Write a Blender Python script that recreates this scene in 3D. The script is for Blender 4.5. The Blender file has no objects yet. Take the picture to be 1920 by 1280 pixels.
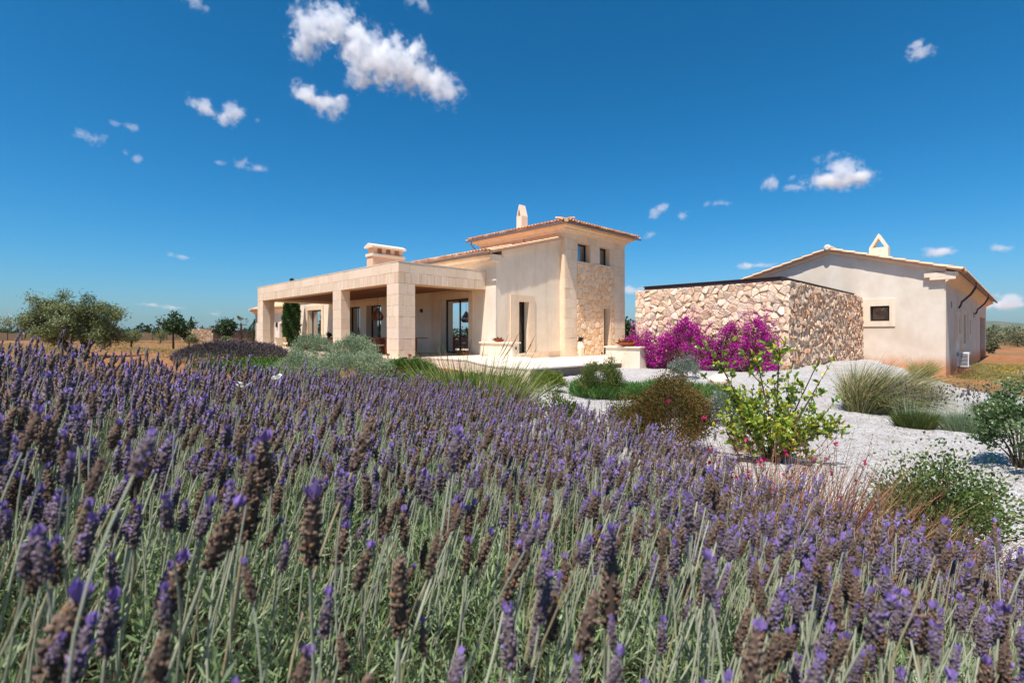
import bpy, bmesh, math, random
import numpy as np
from mathutils import Vector, Matrix

# ------------------------------------------------------------------ camera, sky, sun, exposure
sc = bpy.context.scene
col = sc.collection
rng = np.random.default_rng(11)
random.seed(11)
FPX, CX, HY, EYE = 957.0, 960.0, 627.0, 0.95      # focal length, centre, horizon in the photo's pixels; eye height

cd = bpy.data.cameras.new('camera')
cam = bpy.data.objects.new('camera', cd)
col.objects.link(cam)
cam.location = (0, 0, EYE)
cam.rotation_euler = (math.radians(90), 0, 0)
cd.sensor_width = 36.0
cd.lens = FPX / 1920 * 36
cd.shift_y = -13.0 / 1920
cd.clip_start = 0.02
cd.clip_end = 30000
cd.dof.use_dof = True
cd.dof.focus_distance = 4.5
cd.dof.aperture_fstop = 6.7
sc.camera = cam

EXPO = 0.5
SKY_GAIN = 10.0 / 2 ** EXPO
SUN_AZ, SUN_EL = 209.0, 64.5                       # clockwise from straight ahead (+Y)
w = bpy.data.worlds.new('World')
sc.world = w
w.use_nodes = True
nt = w.node_tree
sky = nt.nodes.new('ShaderNodeTexSky')
sky.sky_type = 'NISHITA'
sky.sun_disc = False
sky.sun_elevation = math.radians(SUN_EL)
sky.sun_rotation = math.radians(SUN_AZ)
sky.altitude = 0
sky.air_density = 1.0
sky.dust_density = 1.0
sky.ozone_density = 3.0
# one grade over the whole sky: less red, softer green, as the photograph's polarised blue
sepc = nt.nodes.new('ShaderNodeSeparateColor')
comb = nt.nodes.new('ShaderNodeCombineColor')
nt.links.new(sky.outputs[0], sepc.inputs[0])
SKY_K = 0.1
for k_, (a_, p_) in enumerate(((2.30, 2.56), (1.22, 1.235), (1.58, 1.225))):
    m1 = nt.nodes.new('ShaderNodeMath'); m1.operation = 'MULTIPLY'; m1.inputs[1].default_value = SKY_K
    m2 = nt.nodes.new('ShaderNodeMath'); m2.operation = 'POWER'; m2.inputs[1].default_value = p_
    m3 = nt.nodes.new('ShaderNodeMath'); m3.operation = 'MULTIPLY'; m3.inputs[1].default_value = a_ * SKY_GAIN
    nt.links.new(sepc.outputs[k_], m1.inputs[0]); nt.links.new(m1.outputs[0], m2.inputs[0]); nt.links.new(m2.outputs[0], m3.inputs[0]); nt.links.new(m3.outputs[0], comb.inputs[k_])
bg = nt.nodes['Background']
nt.links.new(comb.outputs[0], bg.inputs[0])
bg.inputs[1].default_value = 0.1

sl = bpy.data.lights.new('sun', 'SUN')
sun = bpy.data.objects.new('sun', sl)
col.objects.link(sun)
sl.energy = 4.75
sl.angle = math.radians(0.5)
sl.color = (1.0, 0.96, 0.91)
_a, _e = math.radians(SUN_AZ), math.radians(SUN_EL)
SUNV = Vector((math.sin(_a) * math.cos(_e), math.cos(_a) * math.cos(_e), math.sin(_e)))
sun.rotation_euler = (-SUNV).to_track_quat('-Z', 'Y').to_euler()

sc.view_settings.view_transform = 'Standard'
sc.view_settings.look = 'None'
sc.view_settings.exposure = EXPO
sc.view_settings.gamma = 1.0
sc.render.engine = 'CYCLES'
cy = sc.cycles
cy.max_bounces = 7
cy.diffuse_bounces = 4
cy.glossy_bounces = 3
cy.transmission_bounces = 4
cy.transparent_max_bounces = 8
cy.volume_bounces = 5
cy.use_denoising = True
cy.caustics_reflective = False
cy.caustics_refractive = False

def P(px, py, Y):
    return Vector(((px - CX) / FPX * Y, Y, EYE - (py - HY) / FPX * Y))

def PG(px, py, z):
    Y = (EYE - z) * FPX / (py - HY)
    return Vector(((px - CX) / FPX * Y, Y, z))

# ------------------------------------------------------------------ helpers
def lin(c):
    c = c / 255.0
    return c / 12.92 if c <= 0.04045 else ((c + 0.055) / 1.055) ** 2.4

def S(r, g, b, k=1.0):
    return (lin(r) * k, lin(g) * k, lin(b) * k, 1)

def tag(o, label=None, cat=None, group=None, kind=None):
    if label: o['label'] = label
    if cat: o['category'] = cat
    if group: o['group'] = group
    if kind: o['kind'] = kind
    return o

def empty(name, loc=(0, 0, 0), rz=0.0, label=None, cat=None, group=None, parent=None):
    o = bpy.data.objects.new(name, None)
    col.objects.link(o)
    o.location = loc
    o.rotation_euler = (0, 0, rz)
    o.parent = parent
    o.empty_display_size = 0.1
    return tag(o, label, cat, group)

def link(name, me, mat=None, parent=None, loc=None, rot=None, scale=None):
    o = bpy.data.objects.new(name, me)
    col.objects.link(o)
    if mat is not None and len(me.materials) == 0:
        me.materials.append(mat)
    o.parent = parent
    if loc is not None: o.location = loc
    if rot is not None: o.rotation_euler = rot
    if scale is not None: o.scale = scale if hasattr(scale, '__len__') else (scale,) * 3
    return o

def fast_mesh(name, V, F, tint=None, colr=None, smooth=False):
    """V (n,3), F (m,k) arrays -> mesh, optional per-vertex float 'tint' or colour 'col'."""
    V = np.ascontiguousarray(V, dtype=np.float32)
    F = np.ascontiguousarray(F, dtype=np.int32)
    me = bpy.data.meshes.new(name)
    n, (m, k) = len(V), F.shape
    me.vertices.add(n)
    me.vertices.foreach_set('co', V.ravel())
    me.loops.add(m * k)
    me.loops.foreach_set('vertex_index', F.ravel())
    me.polygons.add(m)
    me.polygons.foreach_set('loop_start', np.arange(0, m * k, k, dtype=np.int32))
    if smooth:
        me.polygons.foreach_set('use_smooth', np.ones(m, dtype=bool))
    me.update(calc_edges=True)
    if tint is not None:
        a = me.attributes.new('tint', 'FLOAT', 'POINT')
        a.data.foreach_set('value', np.ascontiguousarray(tint, dtype=np.float32))
    if colr is not None:
        a = me.attributes.new('col', 'FLOAT_COLOR', 'POINT')
        c4 = np.ones((n, 4), dtype=np.float32)
        c4[:, :3] = colr
        a.data.foreach_set('color', c4.ravel())
    return me

class Buf:
    """Collects polygons; .obj() links them as one mesh object."""
    def __init__(self):
        self.v, self.f = [], []
    def poly(self, *pts):
        i = len(self.v)
        self.v += [tuple(p) for p in pts]
        self.f.append(tuple(range(i, i + len(pts))))
    def box(self, x0, x1, y0, y1, z0, z1):
        i = len(self.v)
        self.v += [(x0, y0, z0), (x1, y0, z0), (x1, y1, z0), (x0, y1, z0), (x0, y0, z1), (x1, y0, z1), (x1, y1, z1), (x0, y1, z1)]
        self.f += [(i, i + 3, i + 2, i + 1), (i + 4, i + 5, i + 6, i + 7), (i, i + 1, i + 5, i + 4), (i + 1, i + 2, i + 6, i + 5), (i + 2, i + 3, i + 7, i + 6), (i + 3, i, i + 4, i + 7)]
        return self
    def prism(self, pts, off):
        """closed polygon pts extruded by vector off"""
        i, n = len(self.v), len(pts)
        off = Vector(off)
        self.v += [tuple(p) for p in pts] + [tuple(Vector(p) + off) for p in pts]
        self.f.append(tuple(range(i + n - 1, i - 1, -1)))
        self.f.append(tuple(range(i + n, i + 2 * n)))
        for k in range(n):
            k2 = (k + 1) % n
            self.f.append((i + k, i + k2, i + n + k2, i + n + k))
        return self
    def tube(self, pts, rad, n=6, cap=True):
        pts = [Vector(p) for p in pts]
        if not hasattr(rad, '__len__'): rad = [rad] * len(pts)
        i0 = len(self.v)
        for k, p in enumerate(pts):
            d = (pts[min(k + 1, len(pts) - 1)] - pts[max(k - 1, 0)]).normalized()
            a = Vector((0, 0, 1)) if abs(d.z) < 0.9 else Vector((1, 0, 0))
            s = d.cross(a).normalized(); t = d.cross(s)
            for j in range(n):
                an = 2 * math.pi * j / n
                self.v.append(tuple(p + (s * math.cos(an) + t * math.sin(an)) * rad[k]))
        for k in range(len(pts) - 1):
            for j in range(n):
                j2 = (j + 1) % n
                self.f.append((i0 + k * n + j, i0 + k * n + j2, i0 + (k + 1) * n + j2, i0 + (k + 1) * n + j))
        if cap:
            self.f.append(tuple(i0 + j for j in range(n - 1, -1, -1)))
            self.f.append(tuple(i0 + (len(pts) - 1) * n + j for j in range(n)))
        return self
    def lathe(self, prof, n=16, c=(0, 0, 0)):
        i0 = len(self.v)
        for r, z in prof:
            for j in range(n):
                a = 2 * math.pi * j / n
                self.v.append((c[0] + r * math.cos(a), c[1] + r * math.sin(a), c[2] + z))
        for k in range(len(prof) - 1):
            for j in range(n):
                j2 = (j + 1) % n
                self.f.append((i0 + k * n + j, i0 + k * n + j2, i0 + (k + 1) * n + j2, i0 + (k + 1) * n + j))
        return self
    def mesh(self, name, bevel=0.0, smooth=False, recalc=True):
        me = bpy.data.meshes.new(name)
        me.from_pydata(self.v, [], self.f)
        if recalc or bevel:
            bm = bmesh.new(); bm.from_mesh(me)
            if recalc: bmesh.ops.recalc_face_normals(bm, faces=bm.faces[:])
            if bevel:
                bmesh.ops.bevel(bm, geom=bm.edges[:], offset=bevel, segments=1, affect='EDGES', profile=0.5)
            bm.to_mesh(me); bm.free()
        if smooth:
            me.polygons.foreach_set('use_smooth', np.ones(len(me.polygons), dtype=bool))
        me.update()
        return me
    def obj(self, name, mat, parent=None, bevel=0.0, smooth=False, recalc=True, **kw):
        return link(name, self.mesh(name, bevel, smooth, recalc), mat, parent, **kw)

def box(name, mat, parent, x0, x1, y0, y1, z0, z1, bevel=0.0):
    return Buf().box(x0, x1, y0, y1, z0, z1).obj(name, mat, parent, bevel)

# ------------------------------------------------------------------ materials
MATS = {}
def N(nt, t, **kw):
    n = nt.nodes.new(t)
    for k, v in kw.items():
        if k in n.inputs: n.inputs[k].default_value = v
        else: setattr(n, k, v)
    return n

def surf(name, c1, c2, scale=3.0, rough=0.85, bump=0.0, bscale=40.0, bdist=0.01, detail=6, contrast=(0.35, 0.65), c3=None, s3=0.6, t3=(0.5, 0.7),
         rnd=0.0, rndc=None, spec=0.25, metal=0.0, stretch=None, coords='Object'):
    """noise-mixed rough surface; c3 = second large-scale stain; rnd = brightness variation per object; rndc = colour list per object"""
    if name in MATS: return MATS[name]
    m = bpy.data.materials.new(name); MATS[name] = m
    m.use_nodes = True
    t = m.node_tree; L = t.links
    b = t.nodes['Principled BSDF']
    b.inputs['Roughness'].default_value = rough
    b.inputs['Specular IOR Level'].default_value = spec
    b.inputs['Metallic'].default_value = metal
    tc = N(t, 'ShaderNodeTexCoord')
    src = tc.outputs[coords]
    if stretch:
        mp = N(t, 'ShaderNodeMapping'); mp.inputs['Scale'].default_value = stretch
        L.new(src, mp.inputs['Vector']); src = mp.outputs[0]
    n1 = N(t, 'ShaderNodeTexNoise', Scale=scale, Detail=detail, Roughness=0.6)
    L.new(src, n1.inputs['Vector'])
    r1 = N(t, 'ShaderNodeMapRange'); r1.inputs[1].default_value, r1.inputs[2].default_value = contrast
    L.new(n1.outputs[0], r1.inputs[0])
    mx = N(t, 'ShaderNodeMix', data_type='RGBA')
    L.new(r1.outputs[0], mx.inputs[0])
    mx.inputs[6].default_value, mx.inputs[7].default_value = c1, c2
    out = mx.outputs[2]
    if rndc or rnd:
        oi = N(t, 'ShaderNodeObjectInfo')
        if rndc:
            cr = N(t, 'ShaderNodeValToRGB')
            els = cr.color_ramp.elements
            while len(els) < len(rndc): els.new(0.5)
            for k, c in enumerate(rndc):
                els[k].position = k / (len(rndc) - 1); els[k].color = c
            L.new(oi.outputs['Random'], cr.inputs[0])
            m2 = N(t, 'ShaderNodeMix', data_type='RGBA', blend_type='MULTIPLY'); m2.inputs[0].default_value = 1.0
            L.new(out, m2.inputs[6]); L.new(cr.outputs[0], m2.inputs[7]); out = m2.outputs[2]
        else:
            mr = N(t, 'ShaderNodeMapRange'); mr.inputs[3].default_value, mr.inputs[4].default_value = 1 - rnd, 1 + rnd
            L.new(oi.outputs['Random'], mr.inputs[0])
            m2 = N(t, 'ShaderNodeMix', data_type='RGBA', blend_type='MULTIPLY'); m2.inputs[0].default_value = 1.0
            cb = N(t, 'ShaderNodeCombineColor')
            for k in range(3): L.new(mr.outputs[0], cb.inputs[k])
            L.new(out, m2.inputs[6]); L.new(cb.outputs[0], m2.inputs[7]); out = m2.outputs[2]
    if c3:
        n3 = N(t, 'ShaderNodeTexNoise', Scale=s3, Detail=4, Roughness=0.65)
        L.new(tc.outputs[coords], n3.inputs['Vector'])
        r3 = N(t, 'ShaderNodeMapRange'); r3.inputs[1].default_value, r3.inputs[2].default_value = t3
        L.new(n3.outputs[0], r3.inputs[0])
        m3 = N(t, 'ShaderNodeMix', data_type='RGBA')
        L.new(r3.outputs[0], m3.inputs[0]); L.new(out, m3.inputs[6]); m3.inputs[7].default_value = c3
        out = m3.outputs[2]
    L.new(out, b.inputs['Base Color'])
    if bump:
        nb = N(t, 'ShaderNodeTexNoise', Scale=bscale, Detail=8, Roughness=0.65)
        L.new(src, nb.inputs['Vector'])
        bp = N(t, 'ShaderNodeBump', Strength=bump, Distance=bdist)
        L.new(nb.outputs[0], bp.inputs['Height']); L.new(bp.outputs[0], b.inputs['Normal'])
    return m

def leafmat(name, cols, trans=0.3, rough=0.5, spec=0.3, attr='tint'):
    """leaf colour from the per-leaf 'tint' through a ramp (or straight from a colour attribute)"""
    if name in MATS: return MATS[name]
    m = bpy.data.materials.new(name); MATS[name] = m
    m.use_nodes = True
    t = m.node_tree; L = t.links
    b = t.nodes['Principled BSDF']
    b.inputs['Roughness'].default_value = rough
    b.inputs['Specular IOR Level'].default_value = spec
    at = N(t, 'ShaderNodeAttribute', attribute_name=attr)
    if cols:
        cr = N(t, 'ShaderNodeValToRGB')
        els = cr.color_ramp.elements
        while len(els) < len(cols): els.new(0.5)
        for k, c in enumerate(cols):
            els[k].position = k / (len(cols) - 1); els[k].color = c
        L.new(at.outputs['Fac'], cr.inputs[0]); out = cr.outputs[0]
    else:
        out = at.outputs['Color']
    L.new(out, b.inputs['Base Color'])
    if trans:
        tr = N(t, 'ShaderNodeBsdfTranslucent'); L.new(out, tr.inputs[0])
        ms = N(t, 'ShaderNodeMixShader'); ms.inputs[0].default_value = trans
        L.new(b.outputs[0], ms.inputs[1]); L.new(tr.outputs[0], ms.inputs[2])
        L.new(ms.outputs[0], t.nodes['Material Output'].inputs[0])
    return m

def glassmat(name, refl=0.35, tint=(0.55, 0.58, 0.58, 1)):
    if name in MATS: return MATS[name]
    m = bpy.data.materials.new(name); MATS[name] = m
    m.use_nodes = True
    t = m.node_tree; L = t.links
    t.nodes.remove(t.nodes['Principled BSDF'])
    gl = N(t, 'ShaderNodeBsdfGlossy', Roughness=0.01)
    gl.inputs[0].default_value = (0.9, 0.95, 1, 1)
    tr = N(t, 'ShaderNodeBsdfTransparent'); tr.inputs[0].default_value = tint
    lw = N(t, 'ShaderNodeFresnel', IOR=1.5)
    mr = N(t, 'ShaderNodeMapRange'); mr.inputs[1].default_value = 0.04; mr.inputs[2].default_value = 1; mr.inputs[3].default_value = refl; mr.inputs[4].default_value = 1
    L.new(lw.outputs[0], mr.inputs[0])
    ms = N(t, 'ShaderNodeMixShader')
    L.new(mr.outputs[0], ms.inputs[0]); L.new(tr.outputs[0], ms.inputs[1]); L.new(gl.outputs[0], ms.inputs[2])
    L.new(ms.outputs[0], t.nodes['Material Output'].inputs[0])
    return m

def weather(m, c, s=(1.1, 1.1, 0.10), amt=.5, lo=.52, hi=.78, scale=2.2):
    """vertical rain streaks and dust, a stain with a shape of its own"""
    t = m.node_tree; L = t.links; b = t.nodes['Principled BSDF']; old = b.inputs['Base Color'].links[0].from_socket
    tc = N(t, 'ShaderNodeTexCoord'); mp = N(t, 'ShaderNodeMapping'); mp.inputs['Scale'].default_value = s; L.new(tc.outputs['Object'], mp.inputs['Vector'])
    n = N(t, 'ShaderNodeTexNoise', Scale=scale, Detail=9, Roughness=.68); L.new(mp.outputs[0], n.inputs['Vector'])
    mr = N(t, 'ShaderNodeMapRange'); L.new(n.outputs[0], mr.inputs[0]); mr.inputs[1].default_value, mr.inputs[2].default_value, mr.inputs[4].default_value = lo, hi, amt
    mx = N(t, 'ShaderNodeMix', data_type='RGBA'); L.new(mr.outputs[0], mx.inputs[0]); L.new(old, mx.inputs[6]); mx.inputs[7].default_value = c
    L.new(mx.outputs[2], b.inputs['Base Color'])

LIME = [(1.0, 0.98, 0.96, 1), (1.0, 0.955, 0.9, 1), (0.93, 0.87, 0.80, 1), (1.06, 1.04, 1.02, 1), (0.97, 0.90, 0.82, 1)]
M_PLASTER = surf('cream_plaster', S(240, 222, 197), S(232, 212, 185), 1.6, 0.92, 0.25, 55, 0.006, c3=S(222, 203, 176), s3=0.5, t3=(0.5, 0.8), spec=0.15)
M_PLASTER_W = surf('pale_plaster', S(228, 214, 195), S(220, 204, 183), 1.5, 0.92, 0.25, 55, 0.006, spec=0.15)
M_LIME = surf('sandstone_block', S(227, 205, 179), S(235, 216, 192), 5.0, 0.9, 0.5, 30, 0.008, stretch=(1, 1, 3.5), rndc=LIME, spec=0.12, contrast=(0.3, 0.7))
M_LIME_V = surf('tooled_sandstone', S(219, 194, 165), S(237, 217, 193), 9.0, 0.9, 0.9, 26, 0.02, stretch=(1, 1, 0.07), rndc=LIME, spec=0.12, contrast=(0.38, 0.62))
M_MORTAR = surf('sand_mortar', S(206, 172, 136), S(196, 160, 124), 8, 0.95, 0.4, 60, 0.004, spec=0.1)
M_SURR = surf('sandstone_trim', S(232, 206, 176), S(224, 195, 163), 3.0, 0.9, 0.3, 35, 0.006, spec=0.12)
M_CORN = surf('pale_cornice_stone', S(238, 218, 194), S(230, 207, 181), 3.0, 0.9, 0.2, 35, 0.005, spec=0.12)
M_EAVE = surf('terracotta_plaster', S(230, 190, 158), S(222, 178, 146), 3.0, 0.9, 0.2, 40, 0.005, spec=0.12)
M_TILE = surf('clay_roof_tile', S(222, 170, 128), S(196, 134, 92), 5.0, 0.85, 0.4, 40, 0.006, c3=S(236, 214, 184), s3=2.2, t3=(0.5, 0.68), spec=0.15)
M_TILE_P = surf('pale_roof_tile', S(232, 198, 160), S(218, 176, 134), 4.0, 0.85, 0.3, 40, 0.006, rnd=0.10, spec=0.15)
M_METAL = surf('brown_metal_fascia', S(64, 48, 46), S(52, 38, 37), 6, 0.5, 0.05, 30, 0.002, spec=0.4)
M_GUT = surf('zinc_gutter', S(128, 118, 108), S(104, 96, 90), 6, 0.45, 0.05, 30, 0.002, metal=0.5, spec=0.5)
M_PIPE = surf('brown_copper_pipe', S(92, 74, 66), S(76, 60, 54), 6, 0.45, 0.05, 30, 0.002, metal=0.4, spec=0.5)
M_FRAME = surf('dark_bronze_frame', S(40, 32, 30), S(32, 26, 25), 6, 0.4, 0.03, 30, 0.002, spec=0.4)
M_BLACK = surf('matt_black_metal', S(30, 30, 32), S(24, 24, 26), 6, 0.5, spec=0.4)
M_WOOD = surf('brown_timber', S(150, 104, 76), S(122, 80, 56), 6, 0.7, 0.3, 30, 0.004, stretch=(0.25, 4, 4), rnd=0.12, spec=0.25)
M_TEAK = surf('teak_furniture', S(146, 84, 48), S(116, 62, 34), 6, 0.55, 0.2, 30, 0.003, stretch=(0.4, 3, 3), spec=0.3)
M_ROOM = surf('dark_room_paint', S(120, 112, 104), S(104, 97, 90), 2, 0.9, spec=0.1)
M_CURT = surf('pale_curtain', S(196, 186, 172), S(176, 166, 152), 4, 0.95, stretch=(8, 8, 0.3), spec=0.1)
M_FLOOR = surf('travertine_floor', S(206, 188, 164), S(196, 176, 150), 2.5, 0.75, 0.15, 30, 0.004, rnd=0.05, spec=0.2)
M_TERR = surf('terrace_stone', S(234, 221, 200), S(226, 211, 188), 2.5, 0.8, 0.2, 30, 0.004, rnd=0.05, spec=0.2)
M_SLATE = surf('grey_brown_render', S(142, 134, 118), S(112, 108, 98), 2.2, 0.9, 0.3, 25, 0.008, c3=S(168, 146, 116), s3=1.4, t3=(0.48, 0.7), spec=0.15)  # mottled grey and brown, darker than the other terrace stone
M_CORTEN = surf('rusty_steel', S(152, 78, 44), S(112, 56, 34), 14, 0.85, 0.3, 60, 0.003, spec=0.2)
M_CERAM = surf('terracotta_bowl', S(176, 98, 60), S(150, 78, 46), 8, 0.8, 0.2, 40, 0.003, spec=0.2)
STONE_C = [(1.0, 0.94, 0.86, 1), (1.0, 0.82, 0.66, 1), (1.05, 1.02, 0.98, 1), (0.96, 0.80, 0.66, 1), (1.02, 0.92, 0.82, 1), (0.90, 0.72, 0.56, 1), (1.05, 0.99, 0.92, 1)]
M_STONE = surf('rubble_limestone', S(242, 228, 212), S(220, 197, 176), 6.0, 0.92, 0.9, 16, 0.03, rndc=STONE_C, c3=S(216, 168, 134), s3=2.5, t3=(0.54, 0.74), spec=0.12)
STONE_D = [(1.0, 0.92, 0.84, 1), (0.98, 0.78, 0.6, 1), (1.04, 1.0, 0.97, 1), (0.98, 0.84, 0.7, 1), (1.0, 0.74, 0.52, 1), (1.06, 1.04, 1.02, 1)]
M_STONE_T = surf('tower_rubble_stone', S(242, 224, 200), S(230, 204, 174), 5.0, 0.92, 0.5, 20, 0.015, rndc=STONE_D, spec=0.12)
M_JOINT = surf('stone_joint_mortar', S(196, 168, 142), S(170, 142, 116), 8, 0.95, 0.5, 40, 0.01, spec=0.1)
M_JOINT_T = surf('tower_joint_mortar', S(206, 172, 138), S(188, 154, 120), 8, 0.95, 0.5, 40, 0.01, spec=0.1)
M_GLASS = glassmat('tinted_glass', 0.34)
M_GLASS_D = glassmat('dim_glass', 0.07, (0.4, 0.4, 0.4, 1))

weather(M_PLASTER, S(196, 174, 146)); weather(M_PLASTER_W, S(204, 184, 158)); weather(M_SURR, S(200, 168, 134), amt=.45); weather(M_CORN, S(198, 170, 138), amt=.4)
# ------------------------------------------------------------------ terrain
CTRL = np.array([
 (-3,2.2,-.05),(-2,1,-.05),(-.5,.5,-.1),(.3,.5,-.2),(1,.8,-.35),(1.6,1.6,-.55),(-.75,3,-.2),(.2,2.4,-.3),(1,1.8,-.45),
 (-6,5,-.3),(-3,6,-.4),(-1,6,-.5),(.8,5,-.6),(2.5,3.5,-.65),(3.7,3.7,-.7),(6,6,-.72),(4,8,-.72),(2,9,-.72),(6.5,9,-.74),(9,9,-.8),(10.5,11,-.88),
 (.6,16,-.72),(2.5,13,-.7),(4,16,-.66),(5.0,20,-.45),(7,18.5,-.42),(9.4,16.8,-.3),(11.5,18.5,-.22),(14,21,-.16),(16.8,24.2,-.28),(15.4,21.9,-.34),(17.6,22.9,-.72),
 (19.5,22.6,-1.12),(14,16,-.82),(15.9,20.0,-.78),(17.4,19.5,-1.0),(15.2,15.8,-1.0),(12,12.5,-.86),(12.2,16.5,-.45),(20,16,-1.1),(22,28,-1.1),(30,40,-1.1),(26,24,-1.15),(30,20,-1.2),
 (-4.5,19,-.35),(-2,16,-.5),(-3,12,-.5),(-8,14,-.5),(-12,20,-.5),(-10.5,24.5,-.35),(-14,27,-.4),(-16,33,-.1),(-20,36,-.1),(-18,24,-.5),(-25,30,-.5),(-30,50,-.4),(-40,80,-.2),
 (-60,120,-.5),(0,40,-.3),(10,40,-.6),(0,-3,-.3),(5,-3,-.6),(-5,-3,-.2),(14,4,-.9),(10,2,-.8),(20,6,-1.1),(-15,6,-.5),(-30,10,-.6),(40,70,-1.2),(70,60,-1.3),(150,200,-1.2),
 (-200,200,-.7),(0,300,-.6),(-100,-50,-.6),(100,-50,-1.0),(0,900,-.6),(600,900,-1.0),(-600,900,-.8)])

def gz(x, y):
    x = np.asarray(x, float); y = np.asarray(y, float)
    sh = x.shape
    x, y = x.ravel(), y.ravel()
    num = np.zeros_like(x); den = np.zeros_like(x)
    for cx_, cy_, cz_ in CTRL:
        w_ = 1.0 / (((x - cx_) ** 2 + (y - cy_) ** 2) ** 1.6 + 0.02)
        num += w_ * cz_; den += w_
    return (num / den).reshape(sh)

def gz1(x, y): return float(gz(np.array([x]), np.array([y]))[0])

def PGT(px, py):
    """where the photo's pixel ray meets the terrain"""
    z = -0.6
    for _ in range(30):
        p = PG(px, py, z); z = 0.5 * z + 0.5 * gz1(p.x, p.y)
    return Vector((p.x, p.y, gz1(p.x, p.y)))

def geo(a, b, n): return list(np.geomspace(a, b, n))
xs = np.array(sorted([-v for v in geo(20.4, 5000, 26)] + list(np.arange(-20, 30, 0.33)) + geo(30.5, 5000, 26)))
ys = np.array(sorted([-v for v in geo(4.3, 400, 14)] + list(np.arange(-4, 36, 0.33)) + geo(36.4, 7000, 36)))
XX, YY = np.meshgrid(xs, ys)
ZZ = gz(XX, YY)
near = np.exp(-((XX / 60) ** 2 + (YY / 60) ** 2))
ZZ = ZZ + near * 0.02 * (np.sin(XX * 1.7 + 1) * np.cos(YY * 1.3) + 0.6 * np.sin(XX * 4.1 + YY * 3.3))
GRAVEL = [(2.1,-.6),(2.0,1.2),(1.6,2.2),(.9,3.2),(.45,4.5),(-.2,6.2),(-.35,9),(.0,12),(.3,16.8),(.9,17.5),(5,21.4),(5.6,21.6),(9.5,17.6),(17.35,25.15),
          (17.25,23.6),(16.7,21.6),(15.8,20.0),(15.35,18.6),(15.0,17.0),(15.3,15.6),(17.5,14.6),(22,13.6),(22,-.6)]
def inside(px, py, poly):
    r = np.zeros(px.shape, bool)
    n = len(poly)
    for i in range(n):
        x1, y1 = poly[i]; x2, y2 = poly[(i + 1) % n]
        c = ((y1 > py) != (y2 > py)) & (px < (x2 - x1) * (py - y1) / (y2 - y1 + 1e-12) + x1)
        r ^= c
    return r
ZZ = ZZ - 0.07 * inside(XX, YY, GRAVEL)
V = np.stack([XX.ravel(), YY.ravel(), ZZ.ravel()], 1)
nx, ny = len(xs), len(ys)
I = np.arange(nx * ny).reshape(ny, nx)
Fq = np.stack([I[:-1, :-1].ravel(), I[:-1, 1:].ravel(), I[1:, 1:].ravel(), I[1:, :-1].ravel()], 1)

def soilmat():
    m = bpy.data.materials.new('red_earth_and_dry_grass'); m.use_nodes = True
    t = m.node_tree; L = t.links; b = t.nodes['Principled BSDF']
    b.inputs['Roughness'].default_value = 0.95; b.inputs['Specular IOR Level'].default_value = 0.1
    geo_ = N(t, 'ShaderNodeNewGeometry')
    n1 = N(t, 'ShaderNodeTexNoise', Scale=1.5, Detail=9, Roughness=0.7); L.new(geo_.outputs['Position'], n1.inputs['Vector'])
    c1 = N(t, 'ShaderNodeValToRGB'); e = c1.color_ramp.elements
    e[0].position, e[0].color = 0.32, S(128, 78, 50); e[1].position, e[1].color = 0.66, S(172, 120, 82)
    L.new(n1.outputs[0], c1.inputs[0])
    n2 = N(t, 'ShaderNodeTexNoise', Scale=0.11, Detail=10, Roughness=0.72); L.new(geo_.outputs['Position'], n2.inputs['Vector'])
    r2 = N(t, 'ShaderNodeMapRange'); r2.inputs[1].default_value, r2.inputs[2].default_value = 0.46, 0.60
    L.new(n2.outputs[0], r2.inputs[0])
    n3 = N(t, 'ShaderNodeTexNoise', Scale=2.6, Detail=8, Roughness=0.75); L.new(geo_.outputs['Position'], n3.inputs['Vector'])
    c3 = N(t, 'ShaderNodeValToRGB'); e = c3.color_ramp.elements
    e[0].position, e[0].color = 0.35, S(78, 78, 46); e[1].position, e[1].color = 0.62, S(136, 116, 78)
    L.new(n3.outputs[0], c3.inputs[0])
    mx = N(t, 'ShaderNodeMix', data_type='RGBA'); L.new(r2.outputs[0], mx.inputs[0]); L.new(c1.outputs[0], mx.inputs[6]); L.new(c3.outputs[0], mx.inputs[7])
    L.new(mx.outputs[2], b.inputs['Base Color'])
    nb = N(t, 'ShaderNodeTexNoise', Scale=9, Detail=9, Roughness=0.75); L.new(geo_.outputs['Position'], nb.inputs['Vector'])
    bp = N(t, 'ShaderNodeBump', Strength=1.0, Distance=0.06); L.new(nb.outputs[0], bp.inputs['Height']); L.new(bp.outputs[0], b.inputs['Normal'])
    return m
M_SOIL = soilmat()
g = link('ground', fast_mesh('ground', V, Fq, smooth=True), M_SOIL)
tag(g, 'red earth with patches of dry grass', kind='structure')

def wobble(x, y): return 0.14 * np.sin(x * 2.1 + y * 1.3) + 0.09 * np.sin(x * 5.3 - y * 4.1) + 0.05 * np.sin(x * 11 + y * 13)
st = 0.11
gx = np.arange(-.6, 22, st); gy = np.arange(-.7, 25.4, st)
GX, GY = np.meshgrid(gx, gy)
ins = inside(GX + wobble(GX, GY) * (GY < 30), GY + wobble(GY, GX), GRAVEL)
GZ = gz(GX, GY) + 0.035 + 0.018 * np.sin(GX * 6.3 + 2 * np.sin(GY * 2.1)) * np.cos(GY * 5.1 + np.sin(GX * 3.7)) + 0.012 * np.sin(GX * 3.1) * np.cos(GY * 2.7) + rng.normal(0, .004, GX.shape)
I = np.arange(GX.size).reshape(GX.shape)
cell = ins[:-1, :-1] & ins[1:, :-1] & ins[:-1, 1:] & ins[1:, 1:]
Fq = np.stack([I[:-1, :-1][cell], I[:-1, 1:][cell], I[1:, 1:][cell], I[1:, :-1][cell]], 1)
used, inv = np.unique(Fq, return_inverse=True)
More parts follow.
